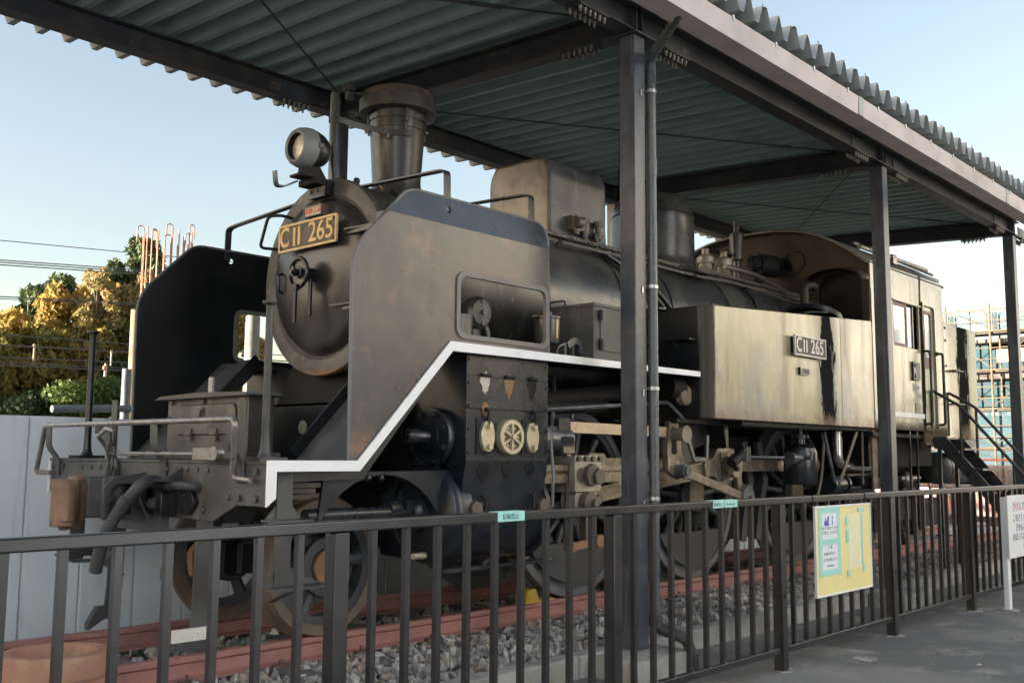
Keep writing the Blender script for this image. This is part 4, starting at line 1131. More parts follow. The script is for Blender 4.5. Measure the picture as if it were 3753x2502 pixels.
obj("buffing_spring", sp_, hose_m, loco)
obj("hex_plate", M().prism([(-.55, .93), (-.44, .90), (-.44, .79), (-.60, .79), (-.665, .86), (-.62, .93)], 'x', -5.275, -5.244).box(-5.37, -5.275, -.47, -.40, .79, .90).bolt((-5.275, -.56, .90), (-1, 0, 0)).bolt((-5.275, -.60, .83), (-1, 0, 0)).bolt((-5.275, -.53, .82), (-1, 0, 0)), blk, loco, bevel=.004)
obj("hose_cock", M().tube([(-5.36, -.19, .99), (-5.40, -.26, .90), (-5.38, -.30, .80), (-5.34, -.30, .76)], .012, 8).box(-5.42, -5.34, -.24, -.16, .955, .985), coup_m, loco)
chn = M()
for k in range(9):
    z = .70 - .035 * k; y = -.30 - .012 * (k if k < 5 else 9 - k)
    chn.tube([(-5.26 + (.012 * math.cos(t) if k % 2 else 0), y + (0 if k % 2 else .012 * math.cos(t)), z + .022 * math.sin(t)) for t in np.linspace(0, 6.283, 11)], .005, 5, False)
obj("hose_chain", chn, rod_d, loco)
# guard irons and steps below the beam
for s in SIDES:
    y = s * .53
    gi = obj("guard_iron", M().strap([(-5.12, y, .80), (-5.13, y, .30), (-5.14, y, .13)], .10, .02, (1, 0, 0)), blk if s > 0 else beam_g, loco)
    if s < 0:
        obj("brush_plate", M().box(-5.31, -5.09, y - .035, y - .01, .075, .145).bolt((-5.25, y - .035, .11), (0, -1, 0), .013).bolt((-5.15, y - .035, .11), (0, -1, 0), .013), mat("brush_plate_white", (.72, .70, .62), .6), gi)
        obj("brush_rubber", M().box(-5.305, -5.095, y - .03, y - .008, .025, .078), hose_m, gi)
    else:
        obj("guard_foot", M().prism([(-5.24, .16), (-5.10, .16), (-5.10, .08), (-5.2, .08), (-5.30, .02), (-5.30, .06)], 'y', y - .03, y + .03).prism([(-5.1, .52), (-5.2, .44), (-5.44, .455), (-5.44, .47), (-5.22, .46), (-5.14, .54)], 'y', y - .06, y + .06), blk, gi)
    st = obj("front_step", M().box(-5.12, -5.02, s * 1.24 - .008, s * 1.24 + .008, .40, 1.09), beam_g, loco)
    for z, w0, w1 in ((.775, -5.185, -4.955), (.42, -5.186, -4.817)):
        obj("step_tread", M().box(w0, w1, s * 1.26 - .10, s * 1.26 + .06, z, z + .014).prism([(-5.12, z + .09), (-5.02, z + .09), (w1, z + .014), (w0, z + .014)], 'y', s * 1.235 - .006, s * 1.235 + .006), beam_g, st)
    obj("step_stay", M().bar((-4.95, s * 1.24, .42), (-4.90, s * .9, .30), .05, .01), beam_g, st)

# ------------------------------------------------------------------ running boards, white edge, deflectors
for s in SIDES:
    ya, yb = sorted((s * .76, s * 1.33))
    obj("running_board", M().box(-3.93, -1.0, ya, yb, 1.838, 1.851), blk, loco)
    sl = obj("sloped_footplate", M().prism([(-4.66, 1.088), (-3.935, 1.838), (-3.935, 1.852), (-4.66, 1.102)], 'y', ya, yb), mat("checker_plate%d" % (s + 1), (.06, .062, .066), .5, var=((.10, .10, .10), 5, .4, .7), bump=(95, .9, .006)), loco)
    e = s * 1.332
    poly = [(-5.252, .86), (-5.252, 1.106), (-4.648, 1.106), (-3.928, 1.856), (-1.0, 1.856), (-1.0, 1.812), (-3.905, 1.794), (-4.632, 1.046), (-5.192, 1.046), (-5.192, .905)]
    ya, yb = sorted((e, e + s * .014))
    obj("white_edge", M().prism(poly, 'y', ya, yb), wht_st, loco, bevel=.002)
    obj("valance", M().prism([(-5.2, .98), (-5.2, 1.04), (-4.66, 1.04), (-3.95, 1.76), (-3.95, 1.62), (-4.5, 1.0)], 'y', *sorted((s * 1.20, s * 1.21))), blk, loco)
    # angle lip on the inner edge of the slope
    obj("footplate_lip", M().bar((-4.66, s * .755, 1.13), (-3.95, s * .755, 1.86), .012, .10, (0, 0, 1)).bar((-4.60, s * .80, 1.13), (-3.98, s * .80, 1.79), .05, .02), blk, loco)
obj("saddle_front", M().box(-4.37, -4.35, -.755, .755, 1.101, 1.47).box(-4.37, -3.85, -.755, .755, 1.455, 1.47), tank_fr, loco)
obj("inner_deck", M().box(-4.62, -4.37, -.755, .755, 1.086, 1.100), blk, loco)
obj("saddle", M().prism([(-.76, 1.0), (.76, 1.0), (.76, 1.46), (.52, 1.80), (.30, 1.74), (0, 1.71), (-.30, 1.74), (-.52, 1.80), (-.76, 1.46)], 'x', -3.80, -2.6), soot, loco)
if 0: obj("saddle_apron", M().prism([(.10, 1.50), (.76, 1.50), (.76, 1.52), (.10, 1.52)], 'x', -4.59, -3.98).obox((-4.12, .62, 1.66), (.70, .42, .012), (0, R(-38), 0)).obox((-4.12, -.62, 1.66), (.70, .22, .012), (0, R(-38), 0)), mat("apron_checker", (.03, .032, .035), .45, bump=(95, .9, .006)), loco)
obj("drain_hole_plate", M().cyl((-4.374, -.42, 1.315), (-4.371, -.42, 1.315), .045, n=20), mat("hole_tan", (.33, .29, .20), .7), loco)
def deflector(s):
    outer = round_poly([(-4.70, 1.106), (-4.712, 2.33), (-4.27, 2.785), (-2.955, 2.785), (-2.955, 1.857), (-3.93, 1.857), (-4.645, 1.106)], [0, .16, .09, .14, .0, 0, 0], 7)
    zc = 2.60
    lowp = [q for q in outer if q[1] <= zc]; up = [q for q in outer if q[1] > zc]
    # intersections at the crease
    xl_ = -4.712 + (zc - 2.33) / (2.785 - 2.33) * (4.712 - 4.27); xr2 = -2.955
    lower = [q for q in outer if q[1] <= zc]
    i0 = max(i for i, q in enumerate(outer) if q[1] <= zc and q[0] < -4.3 and q[1] > 2.0)
    lower = outer[:i0 + 1] + [(xl_, zc), (xr2, zc)] + [q for q in outer[i0 + 1:] if q[1] <= zc]
    upper = [(xl_, zc)] + [q for q in outer[i0 + 1:] if q[1] > zc] + [(xr2, zc)]
    win = round_poly([(-3.848, 1.905), (-2.99, 1.905), (-2.99, 2.296), (-3.848, 2.296)], [.07] * 4, 6)
    y = s * 1.318; t = s * .010
    d = M().prism(lower, 'y', y, y + t, holes=[win])
    o = obj("smoke_deflector", d, None, loco)
    um = M().prism(upper, 'y', y, y + t, holes=[circ(-3.93, 2.705, .022, 12)])
    um.v = [(a, b - s * max(0, c - zc) * .16, c) for a, b, c in um.v]
    uo = obj("upper_plate", um, None, o)
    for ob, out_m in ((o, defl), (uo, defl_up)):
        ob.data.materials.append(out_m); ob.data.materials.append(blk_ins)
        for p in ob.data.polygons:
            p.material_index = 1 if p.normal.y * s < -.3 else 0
    obj("window_frame", M().ring(round_poly([(-3.872, 1.881), (-2.966, 1.881), (-2.966, 2.32), (-3.872, 2.32)], [.085] * 4, 6), round_poly([(-3.84, 1.913), (-2.998, 1.913), (-2.998, 2.288), (-3.84, 2.288)], [.062] * 4, 6), 'y', *sorted((y - s * .006, y + t + s * .012))), mat("defl_frame%d" % (s + 1), (.155, .150, .142), .45, var=((.2, .18, .16), 8, .4, .7)), o)
    if s > 0:
        o.location.x += .042
    rim = [(q[0], y + t / 2 - s * max(0, q[1] - zc) * .16, q[1]) for q in outer[:-2]]
    obj("edge_bead", M().tube(rim, .011, 7), mat("defl_bead%d" % (s + 1), (.10, .105, .112), .42, var=((.17, .16, .15), 8, .4, .7)), o)
    obj("bottom_angle", M().strap([(-4.70, y - s * .02, 1.112), (-4.645, y - s * .02, 1.112), (-3.93, y - s * .02, 1.862), (-2.96, y - s * .02, 1.862)], .04, .01, (0, 1, 0)), blk, o)
    return o
for s in SIDES:
    deflector(s)
    for x, zi in ((-3.93, 3.02), (-3.11, 3.03)):
        pth = fillet([(x, s * 1.296, 2.70), (x, s * 1.29, 2.965), (x + .02, s * 1.22, 2.985), (x + .03, s * .36, 3.03)], .05, 4)
        obj("deflector_stay", M().strap(pth, .055, .011, (1, 0, 0)).rivet((x - .012, s * 1.30, 2.74), (0, s, 0), .011).rivet((x + .014, s * 1.30, 2.74), (0, s, 0), .011), case_m, loco)
obj("footstep_bracket", M().box(-4.62, -4.50, -1.31, -1.15, 1.325, 1.345).bar((-4.56, -1.22, 1.33), (-4.50, -1.28, 1.16), .03, .012), blk, loco)

# ------------------------------------------------------------------ smokebox
ZB = 2.42
sb = obj("smokebox", M().lathe([(.705, 0), (.705, 1.70)], (-3.90, 0, ZB), 'x', 72, False, False), sbox, loco)
obj("front_ring", M().lathe([(.705, .02), (.724, .015), (.724, -.022), (.715, -.034), (.612, -.036), (.604, -.034), (.592, -.020), (.578, -.012), (.565, -.012)], (-3.90, 0, ZB), 'x', 72, False, False), ring_m, sb)
obj("smokebox_door", M().lathe([(.582, -.010), (.572, -.018), (.562, -.036), (.545, -.060), (.520, -.078), (.49, -.088), (.40, -.104), (.25, -.124), (.12, -.134), (.0, -.136)], (-3.90, 0, ZB), 'x', 72, False, False), door_m, sb)
hwm = M()
hwm.tube([(-4.145, .105 * math.cos(t), ZB + .105 * math.sin(t)) for t in np.linspace(0, 2 * math.pi, 37)], .015, 10, False)
obj("handwheel", hwm, blk, sb)
obj("handwheel_plate", M().lathe([(.095, .0), (.095, .01), (.04, .015), (.04, -.02), (.0, -.02)], (-4.14, 0, ZB), 'x', 28), sbox, sb)
obj("lock_shaft", M().cyl((-4.01, 0, ZB), (-4.20, 0, ZB), .028, n=16).cyl((-4.18, 0, ZB), (-4.215, 0, ZB), .018, n=8).cyl((-4.02, 0, ZB), (-4.10, 0, ZB), .05, n=16).obox((-4.16, -.055, ZB), (.02, .02, .05)).obox((-4.16, .05, ZB + .03), (.02, .02, .05), (R(40), 0, 0)), blk, sb)
obj("lock_handle", M().cyl((-4.165, 0, ZB - .10), (-4.165, .004, ZB - .36), .0145, n=10).cyl((-4.165, 0, ZB - .13), (-4.165, 0, ZB - .085), .026, n=10), blk, sb)
obj("lock_handle", M().cyl((-4.10, -.085, ZB - .05), (-4.10, -.085, ZB - .31), .0145, n=10), blk, sb)
npl = obj("number_plate", M().prism(round_poly([(-.328, 2.62), (.350, 2.62), (.350, 2.812), (-.328, 2.812)], .012), 'x', -4.072, -4.060), plate_bg, sb)
obj("plate_border", M().ring(round_poly([(-.334, 2.614), (.356, 2.614), (.356, 2.818), (-.334, 2.818)], .016), round_poly([(-.318, 2.63), (.340, 2.63), (.340, 2.802), (-.318, 2.802)], .010), 'x', -4.078, -4.060), brassp, npl)
text("lettering", "C", .205, (-4.074, .280, 2.716), FACE_X, brassp, npl, .005, 'CENTER', .0035, .84)
for yb_ in (.160, .103): obj("lettering", M().box(-4.080, -4.072, yb_ - .0135, yb_ + .0135, 2.648, 2.784), brassp, npl)
text("lettering", "265", .205, (-4.074, -.155, 2.716), FACE_X, brassp, npl, .005, 'CENTER', .003, .96)
pb = M()
for y in (.325, -.303):
    for z in (2.645, 2.788): pb.rivet((-4.073, y, z), (-1, 0, 0), .009)
pb.box(-4.06, -3.98, -.20, -.17, 2.65, 2.79).box(-4.06, -3.98, .20, .23, 2.65, 2.79)
obj("plate_mount", pb, blk, npl)
cau = obj("caution_plate", M().box(-4.055, -4.045, -.125, .075, 2.848, 2.918), mat("caution_cream", (.70, .62, .45), .6), sb)
text("lettering", "架線注意", .048, (-4.0565, -.025, 2.883), FACE_X, mat("caution_red", (.68, .12, .08), .6), cau, .0008, 'CENTER', .0008)
obj("plate_rail", M().ring([(-.13, 2.843), (.08, 2.843), (.08, 2.923), (-.13, 2.923)], [(-.12, 2.853), (.07, 2.853), (.07, 2.913), (-.12, 2.913)], 'x', -4.06, -3.99), rod_d, cau)
hg = M()
for z, y0 in ((2.69, -.34), (2.165, -.20)):
    hg.prism(round_poly([(y0, z - .022), (-.70, z - .018), (-.70, z + .018), (y0, z + .022)], .012), 'x', -4.015 if z > 2.5 else -4.0, -3.94).bar((-4.03, y0 - .03, z + .012), (-3.99, -.70, z + .012), .02, .012)
hg.cyl((-3.97, -.70, 2.64), (-3.97, -.70, 2.76), .028, n=12).box(-4.0, -3.93, -.745, -.675, 2.62, 2.78).cyl((-3.97, -.68, 2.11), (-3.97, -.68, 2.22), .028, n=12)
obj("door_hinge", hg, door_m, sb)
obj("grab_rail", M().tube(fillet([(-3.94, .40, 2.915), (-4.02, .41, 2.925), (-4.06, .53, 2.93), (-4.06, .63, 2.70), (-3.94, .585, 2.70)], .04, 5), .0125, 8), blk, sb)
obj("door_grab", M().tube(fillet([(-3.96, .395, 2.475), (-4.04, .40, 2.475), (-4.04, .395, 2.335), (-3.96, .39, 2.335)], .03, 4), .010, 8), blk, sb)
# headlight
LX, LZ = -4.10, 3.335
hl = obj("headlight", M().lathe([(.098, -.10), (.118, -.108), (.134, -.085), (.146, -.04), (.148, 0), (.143, .04), (.128, .09), (.10, .135), (.06, .17), (.02, .185), (0, .186)], (LX, 0, LZ), 'x', 40, False, False), blk, loco)
obj("lamp_rim", M().lathe([(.096, -.085), (.099, -.104), (.120, -.112), (.137, -.088), (.149, -.04), (.151, .0), (.150, .004)], (LX, 0, LZ), 'x', 40, False, False), mat("lamp_rim_grey", (.21, .215, .21), .4), hl)
obj("lens", M().lathe([(.099, -.060), (.07, -.069), (.03, -.074), (0, -.075)], (LX, 0, LZ), 'x', 32, False, False), glass, hl)
obj("lens_recess", M().lathe([(.0975, -.104), (.0955, -.085), (.0955, -.055)], (LX, 0, LZ), 'x', 32, False, False), soot, hl)
obj("lamp_bracket", M().box(LX - .10, LX + .12, -.07, .07, 3.115, 3.135).prism([(LX - .05, 3.135), (LX + .14, 3.135), (LX + .06, 3.24), (LX - .03, 3.24)], 'y', -.05, .05).box(LX + .0, LX + .14, -.10, .10, 3.07, 3.118).prism([(LX + .10, 3.0), (LX + .16, 3.0), (LX + .16, 3.11), (LX + .10, 3.11)], 'y', -.11, .11), soot, hl, bevel=.004)
obj("lamp_iron", M().strap(fillet([(LX - .02, .10, 3.11), (LX - .10, .13, 3.06), (LX - .17, .13, 3.05), (LX - .185, .13, 3.16)], .03, 3), .045, .012, (0, 1, 0)), gsteel, hl)
obj("lamp_flag_plate", M().box(LX + .065, LX + .08, -.12, .06, 2.985, 3.06).bolt((LX + .065, .03, 3.03), (-1, 0, 0), .014).bolt((LX + .065, -.05, 3.03), (-1, 0, 0), .014), ring_m, hl)
obj("lamp_clip", M().box(LX - .01, LX + .03, -.157, -.145, LZ - .02, LZ + .015), gsteel, hl)
# exhaust pipe beside the chimney
ep = obj("exhaust_pipe", M().tube([(-3.83, .02, 3.05), (-3.83, .02, 3.20), (-3.84, .03, 3.30), (-3.84, .03, 3.83)], .036, 14), chim_m, loco)
obj("pipe_strap", M().strap([(-3.88, .05, 3.62), (-3.84, -.02, 3.62), (-3.70, -.06, 3.60), (-3.45, -.12, 3.60), (-3.30, -.235, 3.60)], .045, .008, (0, 0, 1)).bolt((-3.46, -.13, 3.575), (0, 0, -1), .014, .03), chim_m, ep)
# chimney
CHX = -3.25
chim = obj("chimney", M().lathe([(.30, 3.02), (.25, 3.08), (.20, 3.16), (.190, 3.26), (.202, 3.45), (.216, 3.66), (.218, 3.80)], (CHX, 0, 0), 'z', 48, False, False), chim_m, loco)
obj("chimney_band", M().lathe([(.217, 3.66), (.224, 3.66), (.226, 3.72), (.219, 3.72)], (CHX, 0, 0), 'z', 48, False, False).lathe([(.218, 3.735), (.226, 3.735), (.228, 3.775), (.219, 3.775)], (CHX, 0, 0), 'z', 48, False, False), chim_m, chim)
obj("chimney_cap", M().lathe([(.218, 3.80), (.292, 3.798), (.302, 3.802), (.302, 3.905), (.296, 3.908), (.23, 3.91)], (CHX, 0, 0), 'z', 48, False, False), cap_m, chim)
obj("cap_hood", M().lathe([(.296, 3.908), (.288, 3.93), (.284, 3.955), (.266, 3.975), (.235, 3.985), (.215, 3.982), (.21, 3.93)], (CHX, 0, 0), 'z', 48, False, False), hood_m, chim)
obj("cap_weight", M().cyl((CHX - .36, .16, 3.94), (CHX - .36, .16, 3.995), .055, n=20).bar((CHX - .36, .16, 3.935), (CHX - .18, .0, 3.91), .03, .012).box(CHX - .40, CHX - .34, .12, .16, 3.87, 3.93).bar((CHX - .24, .06, 3.92), (CHX - .12, -.17, 3.87), .04, .014), chim_m, chim)
cf = M()
for a in (2.6, 4.3, 5.9, 1.0):
    c, s_ = math.cos(a), math.sin(a)
    cf.bar((CHX + .226 * c, .226 * s_, 3.62), (CHX + .23 * c, .23 * s_, 3.80), .022, .014, (c, s_, 0)).bolt((CHX + .235 * c, .235 * s_, 3.70), (c, s_, 0), .016, .02)
obj("cap_clamps", cf, chim_m, chim)
# small valve and copper pipe before the chimney
obj("blower_fittings", M().cyl((-3.62, .03, 3.08), (-3.62, .03, 3.19), .018, n=10).ball((-3.62, .03, 3.205), .028, 10).tube([(-3.62, .0, 3.14), (-3.52, -.05, 3.13), (-3.40, -.10, 3.12)], .012, 8), blk, loco)
obj("copper_loops", M().tube([(-3.58 + .04 * k, -.02 - .01 * k, 3.15 + .05 * abs(math.sin(k * .785))) for k in range(9)], .006, 6), copper, loco)
# ------------------------------------------------------------------ boiler
bo = obj("boiler", M().lathe([(.70, 0), (.668, .02), (.668, 2.2), (.70, 3.1), (.72, 4.75)], (-2.22, 0, ZB), 'x', 72, False, False), boil, loco)
bnd = M()
for x in (-2.2, -1.15, -.35, .7, 1.5):
    r = .674 if x < 0 else .70
    bnd.lathe([(r, -.022), (r + .006, -.022), (r + .006, .022), (r, .022)], (x, 0, ZB), 'x', 72, False, False)
obj("boiler_band", bnd, boil, bo)
def boiler_pt(x, ang, off=.03):
    r = .70 + off; return (x, -r * math.sin(ang), ZB + r * math.cos(ang))
for ang, r, mm, nm in ((.62, .019, pipe_st, "handrail_pipe"), (.80, .015, pipe_st, "handrail"), (.70, .010, blk, "control_rod")):
    pts_ = [boiler_pt(x, ang, .05 + (.0 if x < .5 else .02)) for x in np.linspace(-2.95, 2.2, 12)]
    obj(nm, M().tube(pts_, r, 8), mm, loco)
for x in (-1.9, -.9, .2, 1.2, 2.0):
    p = Vector(boiler_pt(x, .80, .0)); q = Vector(boiler_pt(x, .80, .055))
    obj("rail_bracket", M().cyl(p, q, .012, n=8).cyl(q - Vector((.02, 0, 0)), q + Vector((.02, 0, 0)), .022, n=8), blk, loco)
for x0, x1, dz in ((-1.42, -1.05, 0), (-1.25, -.93, -.02)):
    pts_ = [(x0, -.42, 3.13), (x0, -.43, 3.05)] + [boiler_pt(x0 + (x1 - x0 + .5) * f, .55 + f * 1.0, .03) for f in (.1, .3, .5, .7, .9)]
    obj("sand_pipe", M().tube(fillet(pts_, .08, 3), .027, 10), blk, loco)
# sand dome
SDX0, SDX1, SDW = -1.82, -1.01, .37
prof_ = [(-SDW - .03, 2.95), (-SDW - .01, 3.05), (-SDW, 3.2)] + [(-SDW + .14 * (1 - math.cos(t)), 3.56 + .20 * math.sin(t)) for t in np.linspace(0, math.pi / 2, 8)]
prof_ = prof_ + [(-a, b) for a, b in reversed(prof_)]
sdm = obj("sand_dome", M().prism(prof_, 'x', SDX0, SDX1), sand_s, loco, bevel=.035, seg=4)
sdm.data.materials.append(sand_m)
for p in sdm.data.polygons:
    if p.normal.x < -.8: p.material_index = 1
sv = M()
for x in (-1.52, -1.40, -1.20):
    sv.cyl((x, -.42, 3.08), (x, -.42, 3.21), .030, n=12).cyl((x, -.42, 3.20), (x, -.42, 3.25), .042, n=8).cyl((x, -.42, 3.10), (x, -.42, 3.125), .042, n=8)
sv.box(-1.6, -1.36, -.44, -.36, 3.12, 3.24).cyl((-1.58, -.46, 3.18), (-1.50, -.46, 3.18), .05, n=12)
obj("sand_valve", sv, rod_d, sdm)
# steam dome
std = obj("steam_dome", M().lathe([(.56, 2.98), (.50, 3.02), (.455, 3.08), (.435, 3.16), (.432, 3.55), (.42, 3.66), (.38, 3.76), (.30, 3.82), (.18, 3.855), (0, 3.865)], (.26, 0, 0), 'z', 56, False, False), dome_m, loco)
obj("dome_band", M().lathe([(.434, 3.60), (.437, 3.60), (.434, 3.612)], (.26, 0, 0), 'z', 56, False, False), blk, std)
# firebox top, safety valves, turret
obj("firebox_casing", M().lathe([(.725, 0), (.735, .04), (.735, 1.2)], (1.25, 0, ZB), 'x', 64, False, False), boil, loco)
for x, y in ((1.38, .05), (1.66, -.02)):
    obj("safety_valve", M().lathe([(.09, 3.05), (.09, 3.22), (.075, 3.24), (.075, 3.30), (.098, 3.305), (.098, 3.37), (.07, 3.40), (.04, 3.41), (.04, 3.47), (0, 3.47)], (x, y, 0), 'z', 24), mat("valve_pale%d" % int(x * 100), (.36, .32, .25), .45, metal=.3, var=((.26, .22, .17), 8, .4, .66)), loco)
obj("whistle", M().lathe([(.045, 3.05), (.045, 3.40), (.075, 3.42), (.080, 3.72), (.06, 3.735), (.032, 3.74), (.03, 3.88), (0, 3.885)], (1.95, -.02, 0), 'z', 20), chim_m, loco)
obj("generator", M().cyl((2.16, -.18, 3.38), (2.34, -.30, 3.36), .13, n=20).cyl((2.08, -.12, 3.38), (2.16, -.18, 3.38), .10, n=20).cyl((2.1, -.2, 3.05), (2.12, -.2, 3.3), .05, n=12), soot, loco)
for k in range(4):
    a = .45 + k * .11
    obj("top_pipe", M().tube(fillet([boiler_pt(.75, a - .1, .03), boiler_pt(1.4, a, .05), boiler_pt(2.3, a + .10, .05), (2.45, -.6 - .05 * k, 3.0 - .03 * k)], .1, 4), .016, 8), rod_d if k % 2 else pipe_st, loco)
obj("turret_pipe", M().tube(fillet([(1.2, -.30, 3.20), (1.8, -.34, 3.19), (2.4, -.40, 3.05)], .1, 4), .028, 10), pipe_st, loco)
obj("bent_pipe", M().tube(fillet([(1.5, .12, 3.3), (1.5, .12, 3.50), (1.75, .12, 3.50), (2.2, .1, 3.47)], .06, 5), .025, 10), soot, loco)
# ------------------------------------------------------------------ fittings on the near running board
lub = obj("lubricator", M().cyl((-3.62, -1.05, 1.853), (-3.62, -1.05, 2.06), .13, n=28), sbox, loco)
obj("lubricator_lid", M().cyl((-3.62, -1.05, 2.06), (-3.62, -1.05, 2.075), .135, n=28), sbox, lub)
obj("side_box", M().box(-3.92, -3.80, -1.20, -.92, 1.853, 2.06), sbox, loco, bevel=.008)
ap = obj("air_pump_head", M().lathe([(.0, -.05), (.09, -.045), (.115, -.02), (.115, .04), (.08, .06), (.08, .2)], (-3.34, -1.0, 2.13), 'y', 28), sbox, loco)
obj("pump_bolt", M().bolt((-3.34, -1.05, 2.13), (0, -1, 0), .02, .02).bolt((-3.34, -1.045, 2.21), (0, -1, 0), .014, .012).bolt((-3.34, -1.045, 2.05), (0, -1, 0), .014, .012), gsteel, ap)
obj("pump_body", M().cyl((-3.34, -.92, 1.853), (-3.34, -.92, 2.10), .085, n=20).tube(fillet([(-3.26, -1.02, 1.86), (-3.26, -1.02, 2.02), (-3.30, -.98, 2.08)], .04, 4), .022, 8), sbox, loco)
obj("smokebox_pipe", M().tube([(-3.66, -1.0, 2.07), (-3.62, -.9, 2.25), (-3.58, -.74, 2.48), (-3.57, -.62, 2.78), (-3.55, -.3, 3.08)], .018, 8), blk, loco)
obj("smokebox_wire", M().tube([(-3.72, -.98, 2.07), (-3.78, -.84, 2.26), (-3.80, -.74, 2.30)], .008, 6), blk, loco)
oil = obj("oil_pot", M().lathe([(.0, 1.95), (.085, 1.955), (.095, 1.975), (.10, 2.13), (.095, 2.135), (.0, 2.138)], (-2.76, -1.14, 0), 'z', 28), boil, loco)
obj("oil_pot_lid", M().cyl((-2.76, -1.14, 2.136), (-2.76, -1.14, 2.15), .105, n=28).cyl((-2.76, -1.14, 2.15), (-2.76, -1.14, 2.185), .045, .04, n=20).bar((-2.85, -1.14, 2.145), (-2.92, -1.16, 2.14), .03, .008).bar((-2.67, -1.14, 2.145), (-2.60, -1.16, 2.14), .03, .008), boil, oil)
obj("sight_glass", M().box(-2.772, -2.758, -1.246, -1.236, 1.99, 2.12), mat("amber_glass", (.75, .38, .12), .15), oil)
obj("oil_feed", M().cyl((-2.80, -1.15, 1.853), (-2.80, -1.15, 1.95), .026, n=12).tube(fillet([(-2.71, -1.2, 1.86), (-2.71, -1.2, 1.93), (-2.60, -1.2, 1.97), (-2.52, -1.2, 1.95)], .03, 4), .008, 6).cyl((-2.62, -1.2, 1.86), (-2.62, -1.2, 1.97), .012, n=8).cyl((-2.53, -1.2, 1.86), (-2.53, -1.2, 1.98), .012, n=8), gsteel, oil)
obj("feed_arch", M().strap(fillet([(-2.60, -1.20, 1.95), (-2.52, -1.20, 2.0), (-2.44, -1.20, 1.98), (-2.43, -1.20, 1.86)], .05, 5), .03, .05, (0, 1, 0)), gsteel, oil)
tb = obj("wooden_cabinet", M().box(-2.405, -1.86, -1.30, -.84, 1.853, 2.275), wood_m, loco, bevel=.006)
cbm = M().box(-2.415, -1.85, -1.312, -.83, 2.262, 2.285)
for a in np.linspace(-1.30, -.84, 5): cbm.box(-2.411, -2.405, a, a + .012, 1.853, 2.262)
obj("cabinet_trim", cbm, wood_m, tb)
obj("cabinet_door", M().box(-2.33, -1.90, -1.309, -1.300, 1.93, 2.235), wood_m, tb)
chh = M()
for z in (2.20, 1.98): chh.box(-2.345, -2.315, -1.32, -1.305, z - .045, z + .035).cyl((-2.347, -1.32, z - .045), (-2.347, -1.32, z + .035), .008, n=6)
chh.box(-2.08, -2.02, -1.325, -1.308, 2.05, 2.08).box(-2.06, -2.045, -1.322, -1.31, 1.96, 2.06)
obj("cabinet_fittings", chh, soot, tb)
obj("cabinet_handle", M().tube(fillet([(-2.38, -1.0, 2.285), (-2.38, -1.0, 2.33), (-2.38, -.85, 2.33), (-2.38, -.85, 2.285)], .02, 3), .007, 6), soot, tb)

